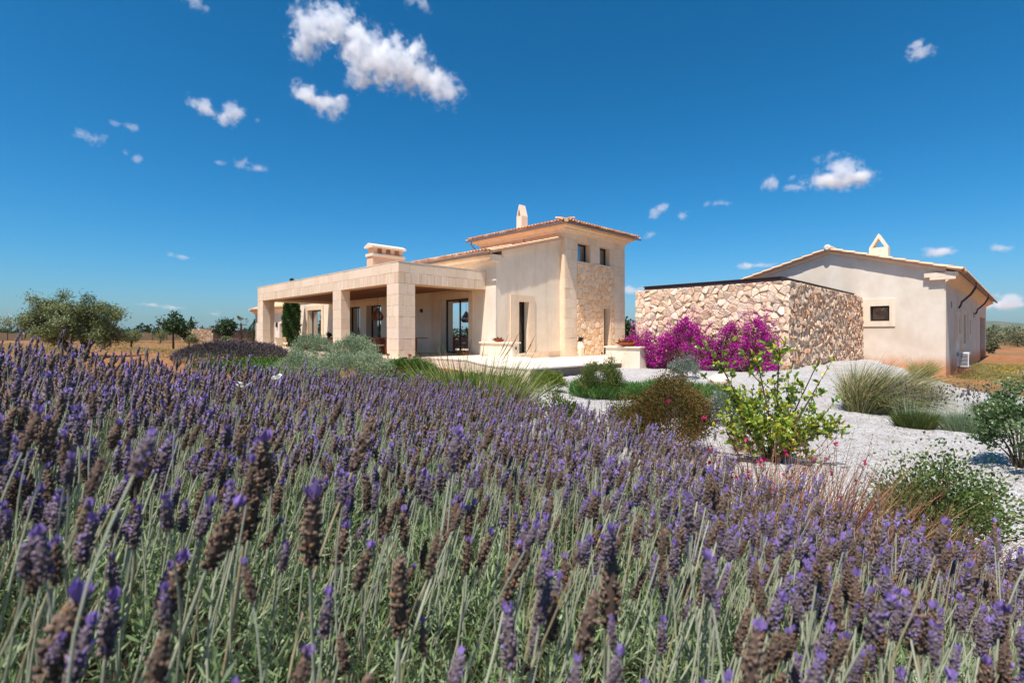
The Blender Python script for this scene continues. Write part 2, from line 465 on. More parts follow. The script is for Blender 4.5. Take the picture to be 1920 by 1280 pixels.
Vg = np.stack([GX.ravel(), GY.ravel(), GZ.ravel()], 1)[used]
def gravelmat():
    m = bpy.data.materials.new('white_gravel'); m.use_nodes = True
    t = m.node_tree; L = t.links; b = t.nodes['Principled BSDF']
    b.inputs['Roughness'].default_value = 0.9; b.inputs['Specular IOR Level'].default_value = 0.15
    ge = N(t, 'ShaderNodeNewGeometry')
    v = N(t, 'ShaderNodeTexVoronoi', Scale=46.0); L.new(ge.outputs['Position'], v.inputs['Vector'])
    cr = N(t, 'ShaderNodeValToRGB'); e = cr.color_ramp.elements
    e[0].position, e[0].color = 0.0, S(136, 130, 124); e[1].position, e[1].color = 0.5, S(192, 188, 183)
    sp = N(t, 'ShaderNodeSeparateColor'); L.new(v.outputs['Color'], sp.inputs[0]); L.new(sp.outputs[0], cr.inputs[0])
    n2 = N(t, 'ShaderNodeTexNoise', Scale=1.3, Detail=6); L.new(ge.outputs['Position'], n2.inputs['Vector'])
    r2 = N(t, 'ShaderNodeMapRange'); r2.inputs[1].default_value, r2.inputs[2].default_value = 0.45, 0.75; r2.inputs[4].default_value = 0.55
    L.new(n2.outputs[0], r2.inputs[0])
    mx = N(t, 'ShaderNodeMix', data_type='RGBA'); L.new(r2.outputs[0], mx.inputs[0]); L.new(cr.outputs[0], mx.inputs[6]); mx.inputs[7].default_value = S(156, 144, 130)
    L.new(mx.outputs[2], b.inputs['Base Color'])
    bp = N(t, 'ShaderNodeBump', Strength=1.0, Distance=0.02); bp.invert = True
    L.new(v.outputs['Distance'], bp.inputs['Height']); L.new(bp.outputs[0], b.inputs['Normal'])
    return m
M_GRAVEL = gravelmat()
gr = link('gravel_bed', fast_mesh('gravel_bed', Vg, inv.reshape(-1, 4), smooth=True), M_GRAVEL)
tag(gr, 'bed of crushed white gravel rising towards the stone outbuilding', kind='structure')

# loose chips lying on the gravel, one mass
def chips(n, X, Y, smin, smax, seed):
    r = np.random.default_rng(seed)
    base = np.array([(1,0,0),(-1,0,0),(0,1,0),(0,-1,0),(0,0,.6),(0,0,-.6)], float)
    tri = np.array([(0,2,4),(2,1,4),(1,3,4),(3,0,4),(2,0,5),(1,2,5),(3,1,5),(0,3,5)])
    s = r.uniform(smin, smax, (n, 1, 1)) * r.uniform(.6, 1.2, (n, 1, 3))
    v = base[None] * s * r.uniform(.75, 1.25, (n, 6, 3))
    a = r.uniform(0, 6.28, n); c, q = np.cos(a), np.sin(a)
    x = v[..., 0] * c[:, None] - v[..., 1] * q[:, None]; y = v[..., 0] * q[:, None] + v[..., 1] * c[:, None]
    tl = r.normal(0, .4, (n, 1)); z = v[..., 2] + x * tl
    z0 = gz(X, Y) + 0.035 + 0.018 * np.sin(X * 6.3 + 2 * np.sin(Y * 2.1)) * np.cos(Y * 5.1 + np.sin(X * 3.7)) + 0.012 * np.sin(X * 3.1) * np.cos(Y * 2.7)
    Vv = np.stack([x + X[:, None], y + Y[:, None], z + z0[:, None] + .002], -1).reshape(-1, 3)
    Ff = (tri[None] + (np.arange(n) * 6)[:, None, None]).reshape(-1, 3)
    return Vv, Ff, np.repeat(r.random(n), 6)
nc = 60000
u = rng.random(nc * 3)
Yc = 1.5 + 15 * u ** 1.5
Xc = rng.uniform(-.5, 1.0, nc * 3) * 0 + rng.uniform(-0.1, 1.05, nc * 3) * Yc * 1.02
ok = inside(Xc + wobble(Xc, Yc), Yc + wobble(Yc, Xc), GRAVEL)
Xc, Yc = Xc[ok][:nc], Yc[ok][:nc]
Vv, Ff, tt = chips(len(Xc), Xc, Yc, .007, .015, 3)
M_CHIP = leafmat('white_chip', [S(112, 105, 98), S(184, 178, 172), S(208, 204, 200)], 0.0, 0.9, 0.15)
ch = link('gravel', fast_mesh('gravel', Vv, Ff, tt), M_CHIP)
tag(ch, 'loose white marble chips strewn over the gravel bed', 'gravel', kind='stuff')

# fallen leaves and bits of bark blown over the gravel
nl_ = 900
Xl = rng.uniform(0, 12, nl_ * 3); Yl = rng.uniform(2.5, 15, nl_ * 3); ok = inside(Xl, Yl, GRAVEL) & (np.abs(Xl) < Yl * 1.1); Xl, Yl = Xl[ok][:nl_], Yl[ok][:nl_]
zl = gz(Xl, Yl) + 0.05
a_ = rng.uniform(0, 6.28, len(Xl)); sz = rng.uniform(.012, .03, len(Xl))
ca, sa = np.cos(a_) * sz, np.sin(a_) * sz
Vl = np.stack([np.stack([Xl - ca, Yl - sa, zl], 1), np.stack([Xl - sa * .4, Yl + ca * .4, zl + .006], 1), np.stack([Xl + ca, Yl + sa, zl + .004], 1), np.stack([Xl + sa * .4, Yl - ca * .4, zl - .004], 1)], 1).reshape(-1, 3)
lt = link('leaf_litter', fast_mesh('leaf_litter', Vl, np.arange(len(Vl)).reshape(-1, 4), np.repeat(rng.random(len(Xl)), 4)), leafmat('dry_leaf', [S(120, 84, 52), S(150, 112, 70), S(96, 88, 56)], .1, .9, .1))
tag(lt, 'dry fallen leaves and bark bits scattered on the gravel', 'leaf litter', kind='stuff')
# ------------------------------------------------------------------ building tools
def wall(buf, P0, u, n, Lw, z0, top, holes=(), th=0.3):
    """P0 (x,y) start, u = unit along, n = unit inward, top = [(u,z)...] roof line, holes = (u0,u1,z0,z1)"""
    u = Vector((u[0], u[1], 0)); n = Vector((n[0], n[1], 0)); P0 = Vector((P0[0], P0[1], 0))
    pt = lambda a, z, d: P0 + u * a + n * d + Vector((0, 0, z))
    def tz(a):
        for (a0, b0), (a1, b1) in zip(top, top[1:]):
            if a0 - 1e-6 <= a <= a1 + 1e-6: return b0 + (b1 - b0) * (a - a0) / max(a1 - a0, 1e-6)
        return top[-1][1]
    br = sorted(set([0, Lw] + [t[0] for t in top] + [h[0] for h in holes] + [h[1] for h in holes]))
    for a0, a1 in zip(br, br[1:]):
        if a1 - a0 < 1e-6: continue
        mid = (a0 + a1) / 2
        hs = sorted([h for h in holes if h[0] < mid < h[1]], key=lambda h: h[2])
        lo = (z0, z0)
        segs = []
        for h in hs:
            segs.append((lo, (h[2], h[2]))); lo = (h[3], h[3])
        segs.append((lo, (tz(a0), tz(a1))))
        for (l0, l1), (h0, h1) in segs:
            if h0 - l0 < 1e-5 and h1 - l1 < 1e-5: continue
            for d in (0, th):
                buf.poly(pt(a0, l0, d), pt(a1, l1, d), pt(a1, h1, d), pt(a0, h0, d))
        buf.poly(pt(a0, tz(a0), 0), pt(a1, tz(a1), 0), pt(a1, tz(a1), th), pt(a0, tz(a0), th))
    for h in holes:
        buf.poly(pt(h[0], h[2], 0), pt(h[0], h[3], 0), pt(h[0], h[3], th), pt(h[0], h[2], th))
        buf.poly(pt(h[1], h[2], 0), pt(h[1], h[3], 0), pt(h[1], h[3], th), pt(h[1], h[2], th))
        buf.poly(pt(h[0], h[3], 0), pt(h[1], h[3], 0), pt(h[1], h[3], th), pt(h[0], h[3], th))
        if h[2] > z0 + 1e-4: buf.poly(pt(h[0], h[2], 0), pt(h[1], h[2], 0), pt(h[1], h[2], th), pt(h[0], h[2], th))
    for a in (0, Lw):
        buf.poly(pt(a, z0, 0), pt(a, tz(a), 0), pt(a, tz(a), th), pt(a, z0, th))
    return buf

def clip_half(poly, p, d):
    """keep the side of polygon where (q-p).d <= 0"""
    out = []
    for i in range(len(poly)):
        a, b = poly[i], poly[(i + 1) % len(poly)]
        sa = (a[0] - p[0]) * d[0] + (a[1] - p[1]) * d[1]; sb = (b[0] - p[0]) * d[0] + (b[1] - p[1]) * d[1]
        if sa <= 0: out.append(a)
        if sa * sb < 0:
            k = sa / (sa - sb); out.append((a[0] + (b[0] - a[0]) * k, a[1] + (b[1] - a[1]) * k))
    return out

def rubble(W, H, cell, seed, holes=(), aspect=1.0, jit=0.42):
    """Voronoi stones filling W x H, minus rectangular holes; returns list of polygons"""
    r = random.Random(seed)
    nxn, nyn = max(1, round(W / (cell * aspect))), max(1, round(H / cell))
    sx, sy = W / nxn, H / nyn
    S_ = {}
    for i in range(-2, nxn + 2):
        for j in range(-2, nyn + 2):
            S_[i, j] = ((i + .5 + (0.5 if j % 2 else 0) * 0.9 + r.uniform(-jit, jit)) * sx, (j + .5 + r.uniform(-jit, jit)) * sy)
    polys = []
    for (i, j), p in S_.items():
        poly = [(0, 0), (W, 0), (W, H), (0, H)]
        for di in range(-2, 3):
            for dj in range(-2, 3):
                q = S_.get((i + di, j + dj))
                if (di or dj) and q:
                    d = (q[0] - p[0], q[1] - p[1])
                    poly = clip_half(poly, ((p[0] + q[0]) / 2, (p[1] + q[1]) / 2), d)
                    if len(poly) < 3: break
            if len(poly) < 3: break
        if len(poly) < 3: continue
        pieces = [poly]
        for (a0, a1, b0, b1) in holes:
            nxt = []
            for pl in pieces:
                for pp, dd in (((a0, 0), (1, 0)), ((a1, 0), (-1, 0)), ((0, b0), (0, 1)), ((0, b1), (0, -1))):
                    pass
                A = clip_half(pl, (a0, 0), (1, 0)); B = clip_half(pl, (a1, 0), (-1, 0))
                Cc = clip_half(clip_half(pl, (a0, 0), (-1, 0)), (a1, 0), (1, 0))
                T = clip_half(Cc, (0, b1), (0, -1)) if len(Cc) > 2 else []
                Bm = clip_half(Cc, (0, b0), (0, 1)) if len(Cc) > 2 else []
                nxt += [x for x in (A, B, T, Bm) if len(x) > 2]
            pieces = nxt
        polys += pieces
    res = []
    for pl in polys:
        ar = abs(sum(pl[k][0] * pl[(k + 1) % len(pl)][1] - pl[(k + 1) % len(pl)][0] * pl[k][1] for k in range(len(pl)))) / 2
        if ar > 0.06 * cell * cell: res.append(pl)
    return res

def stone_faces(buf, pl, to3, depth, gap, rnd, rough=0.25):
    """one stone: inset outline raised to a lumpy, chamfered face; to3(a, b, d) -> point, d outward"""
    n0 = len(pl)
    cx = sum(p[0] for p in pl) / n0; cy_ = sum(p[1] for p in pl) / n0
    pts = []
    for k in range(n0):                                   # cut the corners, so that outlines are not straight-sided
        a, b = pl[k], pl[(k + 1) % n0]
        if math.hypot(b[0] - a[0], b[1] - a[1]) < 2.2 * gap: continue
        for f in (0.11, 0.89): pts.append((a[0] + (b[0] - a[0]) * f + rnd.uniform(-.3, .3) * gap, a[1] + (b[1] - a[1]) * f + rnd.uniform(-.3, .3) * gap))
    if len(pts) < 3: pts = list(pl)
    rad = sum(math.hypot(p[0] - cx, p[1] - cy_) for p in pts) / len(pts)
    def ins(s): return [(cx + (p[0] - cx) * s, cy_ + (p[1] - cy_) * s) for p in pts]
    k0 = max(0.3, 1 - gap / rad * 0.5); k1 = max(0.2, k0 - 0.10); k2 = k0 * 0.55
    h = depth * rnd.uniform(0.55, 1.0)
    tx, ty = rnd.uniform(-.25, .25) * rough * 2, rnd.uniform(-.25, .25) * rough * 2
    i0, n = len(buf.v), len(pts)
    for lev, (kk, hh) in enumerate(((k0, -0.02), (k0, h * 0.45), (k1, h * 0.85), (k2, h))):
        for (a, b) in ins(kk):
            e = rnd.uniform(-.22, .22) * rough * depth if lev >= 2 else 0
            buf.v.append(tuple(to3(a, b, hh + e + ((a - cx) * tx + (b - cy_) * ty if lev else 0))))
    for lev in range(3):
        for k in range(n):
            k2_ = (k + 1) % n
            buf.f.append((i0 + lev * n + k, i0 + lev * n + k2_, i0 + (lev + 1) * n + k2_, i0 + (lev + 1) * n + k))
    buf.f.append(tuple(i0 + 3 * n + k for k in range(n)))

def barrel(buf, O, e, s, ncol, nrow, sp=0.22, r=0.088, rl=0.40, flare=0.012):
    """rows of clay barrel cover tiles and the pans between, O = eave corner, e along the eave, s up the slope (unit vectors)"""
    O, e, s = Vector(O), Vector(e), Vector(s); nrm = e.cross(s).normalized()
    if nrm.z < 0: nrm = -nrm
    O = O + nrm * .03
    A = [math.pi * k / 6 for k in range(7)]
    rr = random.Random(5)
    for c in range(ncol):
        for q in range(nrow):
            o = O + e * (sp * (c + .5) + rr.uniform(-.006, .006)) + s * (rl * q + rr.uniform(-.012, .012)) + nrm * rr.uniform(0, .006)
            r0, r1 = r, r * 0.86
            i = len(buf.v)
            for (rad, d, hh) in ((r0, 0, .022), (r1, rl + .05, .004), (r0 - .017, 0, .018), (r0 - .017, .12, .012)):
                for a in A: buf.v.append(tuple(o + s * d + e * (rad * math.cos(a)) + nrm * (rad * math.sin(a) + hh)))
            for k in range(6):
                buf.f.append((i + k, i + k + 1, i + 7 + k + 1, i + 7 + k))
                buf.f.append((i + k, i + k + 1, i + 14 + k + 1, i + 14 + k))
                if q == 0: buf.f.append((i + 14 + k, i + 14 + k + 1, i + 21 + k + 1, i + 21 + k))
        # pan between this cover and the next, one long trough
        o = O + e * (sp * (c + 1.0)) - s * 0.02
        i = len(buf.v); Lp = rl * nrow + .05
        for d in (0, Lp):
            for a in A: buf.v.append(tuple(o + s * d + e * (sp * .5 * math.cos(a)) - nrm * (0.055 * math.sin(a) - .03)))
        for k in range(6): buf.f.append((i + k, i + k + 1, i + 7 + k + 1, i + 7 + k))

def window_unit(parent, name, P0, u, n, a0, a1, z0, z1, depth, bars=(), fw=0.07, glass=None, transom=None):
    """frame and panes set back by depth in a wall opening; local frame of the parent"""
    u = Vector((u[0], u[1], 0)); n = Vector((n[0], n[1], 0)); P0 = Vector((P0[0], P0[1], 0))
    pt = lambda a, z, d: P0 + u * a + n * d + Vector((0, 0, z))
    def bar(b, aa, ab, za, zb, d0, d1):
        b.prism([pt(aa, za, d0), pt(ab, za, d0), pt(ab, zb, d0), pt(aa, zb, d0)], n * (d1 - d0))
    root = empty(name, parent=parent)
    f = Buf()
    bar(f, a0, a0 + fw, z0, z1, depth, depth + .07); bar(f, a1 - fw, a1, z0, z1, depth, depth + .07)
    bar(f, a0 + fw, a1 - fw, z1 - fw, z1, depth, depth + .07); bar(f, a0 + fw, a1 - fw, z0, z0 + fw, depth, depth + .07)
    for t in bars: bar(f, a0 + (a1 - a0) * t - fw * .5, a0 + (a1 - a0) * t + fw * .5, z0 + fw, z1 - fw, depth + .008, depth + .062)
    f.obj('frame', M_FRAME, root)
    cuts = [a0 + fw] + [a0 + (a1 - a0) * t for t in bars] + [a1 - fw]
    for k, (ca, cb) in enumerate(zip(cuts, cuts[1:])):
        pb = Buf(); e = fw * .5 if bars else 0
        x0 = ca + (e if k else 0); x1 = cb - (e if k < len(cuts) - 2 else 0)
        pb.poly(pt(x0, z0 + fw, depth + .035), pt(x1, z0 + fw, depth + .035), pt(x1, z1 - fw, depth + .035), pt(x0, z1 - fw, depth + .035))
        pb.obj('pane', glass or M_GLASS, root, recalc=False)
    return root

def surround(parent, P0, u, n, a0, a1, z0, z1, wl, wr, wt, proud=0.05, wb=0.0, mat=None, name='door_surround'):
    """stone trim round an opening, standing proud of the wall"""
    u = Vector((u[0], u[1], 0)); n = Vector((n[0], n[1], 0)); P0 = Vector((P0[0], P0[1], 0))
    pt = lambda a, z, d: P0 + u * a + n * d + Vector((0, 0, z))
    b = Buf()
    def bar(aa, ab, za, zb):
        b.prism([pt(aa, za, -proud), pt(ab, za, -proud), pt(ab, zb, -proud), pt(aa, zb, -proud)], n * (proud + .02))
    bar(a0 - wl, a0, z0, z1); bar(a1, a1 + wr, z0, z1); bar(a0 - wl, a1 + wr, z1, z1 + wt)
    if wb: bar(a0 - wl, a1 + wr, z0 - wb, z0)
    return b.obj(name, mat or M_SURR, parent)

# ------------------------------------------------------------------ main house (local x = away to the right, local y = away to the left)
HC = Vector((-0.73, 23.17, 0)); HROT = math.radians(44.6)
house = empty('villa', HC, HROT, 'cream Mediterranean villa with square stone tower and deep columned porch', 'house')
def HW(x, y, z=0.0):
    c, s = math.cos(HROT), math.sin(HROT)
    return Vector((HC.x + x * c - y * s, HC.y + x * s + y * c, z))
X1, Y1 = (1, 0), (0, 1)

# long wall behind the porch (faces -x)
OPEN = [(1.88, 4.09), (7.45, 9.2), (9.95, 11.7), (12.5, 14.25), (18.1, 20.4)]
b = Buf(); wall(b, (0, 0), Y1, X1, 22.1, -.6, [(0, 4.50), (22.1, 4.50)], [(a, c, .0, 2.72) for a, c in OPEN], 0.45)
b.obj('long_wall', M_PLASTER, house)
# gable wall beside the tower (faces -y)
b = Buf(); wall(b, (0.45, 0), X1, Y1, 4.05, -.6, [(0, 4.79), (4.05, 5.82)], [(1.44 - .45, 2.13 - .45, .06, 2.52)], 0.4)
b.obj('gable_wall', M_PLASTER, house)
b = Buf().box(.45, 4.5, .4, .5, -.6, 0.0); b.box(2.5, 4.5, -.04, -.001, -.6, .12); b.obj('plinth', M_SURR, house)
# battered corner pier
b = Buf(); b.prism([(-.06, -.03, -.6), (-.06, .62, -.6), (-.004, .62, 3.1), (-.004, -.003, 3.1)], (.06, 0, 0)); b.obj('corner_pier', M_PLASTER_W, house)
# rear walls so that the house is a closed body
b = Buf(); b.box(.45, 10.3, 21.7, 22.1, -.6, 4.5); b.box(9.9, 10.3, 6.2, 21.7, -.6, 4.5); b.obj('rear_wall', M_PLASTER, house)
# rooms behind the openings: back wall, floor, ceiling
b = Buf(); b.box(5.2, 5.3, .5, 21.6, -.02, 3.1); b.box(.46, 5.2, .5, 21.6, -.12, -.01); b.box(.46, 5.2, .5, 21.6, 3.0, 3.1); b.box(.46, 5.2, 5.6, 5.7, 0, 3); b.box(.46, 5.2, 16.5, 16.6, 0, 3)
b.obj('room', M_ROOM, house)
for a, c in OPEN:
    window_unit(house, 'glass_door', (0, 0), Y1, X1, a, c, .02, 2.72, .30, (.5,) if a < 17 else (), .08)
    b = Buf(); k = 9
    for q in range(k):
        yy = c - .1 - .55 + q * .06
        b.box(.55 + .03 * (q % 2), .60 + .03 * (q % 2), yy, yy + .06, .03, 2.9)
    b.obj('curtain', M_CURT, house)
surround(house, (0, 0), Y1, X1, 1.88, 4.09, 0, 2.72, .30, .80, .32, .06)
surround(house, (0, 0), Y1, X1, 7.45, 14.25, 0, 2.72, .35, .35, .32, .06)
for a, c in ((9.2, 9.95), (11.7, 12.5)):
    box('pier', M_PLASTER_W, house, -.055, -.002, a, c, 0, 2.72)
surround(house, (0, 0), Y1, X1, 18.1, 20.4, 0, 2.72, .32, .30, .32, .06)
# narrow kitchen door in the gable wall
surround(house, (0, 0), X1, Y1, 1.44, 2.13, -.2, 2.52, .55, .40, .30, .06)
kd = window_unit(house, 'narrow_glass_door', (0, 0), X1, Y1, 1.44, 2.13, .06, 2.52, .26, (), .06, M_GLASS_D)
box('door_step', M_SURR, house, 1.2, 2.5, -.34, -.065, -.3, .045, .006)
box('worktop', M_CORN, house, .7, 2.9, 1.8, 2.4, .96, 1.0); box('kitchen_unit', M_ROOM, house, .75, 2.85, 1.84, 2.36, 0, .96)

# roof over the long body
ev = Vector((-.52, -.22, 4.66)); pit = 0.255
sdir = Vector((1, 0, pit)).normalized(); rz = lambda x: 4.66 + (x + .52) * pit
b = Buf()
b.prism([(-.50, -.20, rz(-.5) - .10), (5.0, -.20, rz(5) - .10), (5.0, -.20, rz(5) - .005), (-.50, -.20, rz(-.5) - .005)], (0, 0.55, 0))
b.prism([(-.50, .35, rz(-.5) - .10), (5.0, .35, rz(5) - .10), (10.8, .35, rz(-.8) - .10), (10.8, .35, rz(-.8) - .005), (5.0, .35, rz(5) - .005), (-.50, .35, rz(-.5) - .005)], (0, 22.0, 0))
roof = b.obj('roof', M_EAVE, house)
b = Buf(); barrel(b, (-.56, -.05, 4.665), (0, 1, 0), sdir, 101, 4, .22); o = b.obj('eave_tiles', M_TILE, roof, recalc=False); tag(o, kind='stuff')
# verge tiles seen lengthwise, one by one
def verge_tile():
    b = Buf(); A = [math.pi * k / 8 for k in range(9)]
    for d, r_, h in ((0, .092, .02), (.47, .078, -.004), (0, .076, .02), (.47, .062, -.004)):
        for a in A: b.v.append((d, r_ * math.cos(a), r_ * math.sin(a) + h))
    for k in range(8):
        b.f += [(k, k + 1, 9 + k + 1, 9 + k), (18 + k, 18 + k + 1, 27 + k + 1, 27 + k), (k, k + 1, 18 + k + 1, 18 + k), (9 + k, 9 + k + 1, 27 + k + 1, 27 + k)]
    return b.mesh('verge_tile', 0, False, True)
VT = verge_tile(); VT.materials.append(M_TILE_P)
ang = -math.atan(pit)
for k in range(12):
    x = -.55 + k * .40
    link('tile', VT, None, roof, (x, -.17 + random.uniform(-.006, .006), rz(x) + .0), (0, ang + .02, random.uniform(-.02, .02)))
# gutter and cornice under the eave
b = Buf(); b.tube([(-.58, -.2, 4.565), (-.58, 21.8, 4.565)], .05, 8); b.obj('gutter', M_GUT, house)
b = Buf()
b.prism([(-.34, -.12, 4.56), (-.34, -.12, 4.44), (-.20, -.12, 4.36), (-.20, -.12, 4.26), (-.001, -.12, 4.26), (-.001, -.12, 4.56)], (0, 22.1, 0))
b.prism([(-.339, -.119, 4.555), (.30, -.119, 4.555), (.30, -.119, 4.36), (.22, -.119, 4.27), (-.339, -.119, 4.27)], (0, .118, 0))
b.obj('cornice', M_CORN, house)
b = Buf(); b.prism([(.301, -.10, 4.56), (4.5, -.10, 5.63), (4.5, -.10, 5.835), (.301, -.10, 4.765)], (0, .099, 0)); b.obj('verge_board', M_PLASTER, house)

# ---- tower
TX, TY, TW, TD, TB, TT = 4.52, -.30, 5.5, 6.5, -.6, 6.42
tw_l = [(1.07, 2.15), (3.02, 4.0)]                       # upper windows along the front
PA0, PA1, PZ0, PZ1 = 1.0, 4.35, -.25, 4.74               # rubble panel
DR = (3.36, 3.98, -.14, 2.42)
b = Buf(); wall(b, (TX, TY), X1, Y1, TW, TB, [(0, TT), (TW, TT)], [(a, c, 4.80, 5.80) for a, c in tw_l] + [DR], .42)
tower = b.obj('tower_wall', M_SURR, house)
b = Buf(); b.box(TX, TX + .42, TY + .42, TY + TD, TB, TT); b.box(TX + TW - .42, TX + TW, TY + .42, TY + TD, TB, TT); b.box(TX + .42, TX + TW - .42, TY + TD - .42, TY + TD, TB, TT)
b.obj('tower_side_wall', M_EAVE, house)
box('tower_quoin', M_SURR, house, TX - .03, TX - .002, TY + .002, TY + .55, TB, TT - .01)
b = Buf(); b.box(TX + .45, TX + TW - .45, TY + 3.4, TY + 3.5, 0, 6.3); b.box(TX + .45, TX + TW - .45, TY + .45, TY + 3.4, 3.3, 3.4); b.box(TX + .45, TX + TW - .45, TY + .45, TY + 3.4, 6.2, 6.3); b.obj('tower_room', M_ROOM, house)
for a, c in tw_l:
    window_unit(house, 'tower_window', (TX, TY), X1, Y1, a, c, 4.80, 5.80, .30, (), .075)
    b = Buf().box(TX + a + .42, TX + c, TY + .5, TY + .54, 4.8, 5.8); b.obj('blind', M_CURT, house)
window_unit(house, 'tower_door', (TX, TY), X1, Y1, DR[0], DR[1], DR[2], DR[3], .34, (), .06, M_GLASS_D)
box('window_sill', M_CORN, tower, TX + .98, TX + 4.4, TY - .05, TY - .002, 4.742, 4.80)
# ashlar blocks of the corner pilasters and the top band
def blocks(parent, P0, u, n, a0, a1, z0, z1, ch, cl, mat, holes=(), proud=.025, gap=.008, seed=1, name='block', last=True):
    """courses of separate blocks standing proud on a face"""
    r = random.Random(seed)
    u = Vector((u[0], u[1], 0)); n = Vector((n[0], n[1], 0)); P0 = Vector((P0[0], P0[1], 0))
    pt = lambda a, z, d: P0 + u * a + n * d + Vector((0, 0, z))
    nz = max(1, round((z1 - z0) / ch)); hz = (z1 - z0) / nz
    for j in range(nz):
        za, zb = z0 + j * hz, z0 + (j + 1) * hz
        L_ = a1 - a0; k = max(1, round(L_ / cl)); cuts = [a0 + L_ * q / k for q in range(k + 1)]
        if k > 1 and j % 2:
            cuts = [a0] + [a0 + L_ * (q + .5) / k for q in range(k)] + [a1]
        cuts = [cuts[0]] + [c_ + r.uniform(-.08, .08) * cl for c_ in cuts[1:-1]] + [cuts[-1]]
        for ca, cb in zip(cuts, cuts[1:]):
            if any(h[0] < (ca + cb) / 2 < h[1] and h[2] < (za + zb) / 2 < h[3] for h in holes): continue
            b = Buf(); g2 = gap / 2; pr = proud + r.uniform(-.003, .003)
            b.prism([pt(ca + g2, za + g2, -pr), pt(cb - g2, za + g2, -pr), pt(cb - g2, zb - g2, -pr), pt(ca + g2, zb - g2, -pr)], n * (pr + .01))
            b.obj(name, mat, parent, .004)
blocks(tower, (TX, TY), X1, Y1, .0, .98, -.25, TT - .02, .52, .6, M_LIME, seed=3)
blocks(tower, (TX, TY), X1, Y1, 4.42, 5.5, -.25, TT - .02, .52, .6, M_LIME, seed=4)
blocks(tower, (TX, TY), X1, Y1, .985, 4.415, 5.82, TT - .02, .56, .85, M_LIME, seed=5)
blocks(tower, (TX, TY), X1, Y1, 2.17, 3.0, 4.82, 5.81, .5, .8, M_LIME, seed=6)
# rubble panel, stone by stone
HOL = [(DR[0] - .08 - PA0, DR[1] + .08 - PA0, -1, DR[3] + .08 - PZ0)]
b = Buf(); b.box(TX + PA0, TX + DR[0] - .08, TY - .012, TY - .002, PZ0, PZ1); b.box(TX + DR[1] + .08, TX + PA1 + .05, TY - .012, TY - .002, PZ0, PZ1)
b.box(TX + DR[0] - .08, TX + DR[1] + .08, TY - .012, TY - .002, DR[3] + .08, PZ1); b.obj('mortar', M_JOINT_T, tower)
rs = random.Random(21)
for pl in rubble(PA1 + .05 - PA0, PZ1 - PZ0, .31, 8, HOL, .95, .48):
    b = Buf(); stone_faces(b, pl, lambda a, c, d: (TX + PA0 + a, TY - .012 - d, PZ0 + c), .035, .022, rs, .2)
    b.obj('stone', M_STONE_T, tower)
surround(tower, (TX, TY), X1, Y1, DR[0], DR[1], DR[2], DR[3], .075, .075, .075, .05, name='door_frame_stone')
# tower cornice, gutter, hipped roof
b = Buf()
for (o_, z0_, z1_) in ((.10, 6.20, 6.30), (.22, 6.30, 6.42), (.40, 6.42, 6.50)):
    b.box(TX - o_, TX + TW + o_, TY - o_, TY + TD + o_, z0_, z1_ - .002)
b.obj('tower_cornice', M_CORN, house)
ov = .60; ex0, ex1, ey0, ey1 = TX - ov, TX + TW + ov, TY - ov, TY + TD + ov
tp = 0.27; cxm = (ex0 + ex1) / 2; hh = (ex1 - ex0) / 2 * tp
b = Buf(); ez = 6.58
ra, rb = (cxm, ey0 + (ex1 - ex0) / 2, ez + hh), (cxm, ey1 - (ex1 - ex0) / 2, ez + hh)
c0, c1, c2, c3 = (ex0, ey0, ez), (ex1, ey0, ez), (ex1, ey1, ez), (ex0, ey1, ez)
b.poly(c0, c1, ra); b.poly(c1, c2, rb, ra); b.poly(c2, c3, rb); b.poly(c3, c0, ra, rb); b.box(ex0 + .01, ex1 - .01, ey0 + .01, ey1 - .01, ez - .075, ez - .003)
troof = b.obj('tower_roof', M_EAVE, house, recalc=False)
b = Buf(); sl_ = Vector((0, 1, tp)).normalized(); barrel(b, (ex0 - .0, ey0 - .05, ez + .005), (1, 0, 0), sl_, 30, 2, .2213)
sl_ = Vector((1, 0, tp)).normalized(); barrel(b, (ex0 - .05, ey0, ez + .005), (0, 1, 0), sl_, 34, 2, .2245)
o = b.obj('tower_tiles', M_TILE, troof, recalc=False); tag(o, kind='stuff')
b = Buf(); dg = Vector((1, 1, tp)).normalized()
for k in range(7):
    p0 = Vector((ex0 - .06, ey0 - .06, ez + .03)) + dg * (.42 * k); b.tube([p0, p0 + dg * .45], [.115, .10], 8)
b.obj('hip_tile', M_TILE_P, troof)
b = Buf(); b.tube([(ex0 - .05, ey1, ez - .085), (ex0 - .05, ey0 - .05, ez - .085), (ex1 + .1, ey0 - .05, ez - .085)], .045, 8); b.obj('tower_gutter', M_GUT, house)
b = Buf(); b.tube([(ex0 - .09, ey1 - .5, ez - .08), (ex0 - .09, ey1 - .5, ez - .3), (TX - .12, ey1 - .62, ez - .9), (TX - .12, ey1 - .62, rz(TX - .12))], .045, 8); b.obj('downpipe', M_GUT, house)
box('pilaster', M_EAVE, house, TX - .10, TX - .002, TY + 2.9, TY + 3.4, 5.2, 6.2)
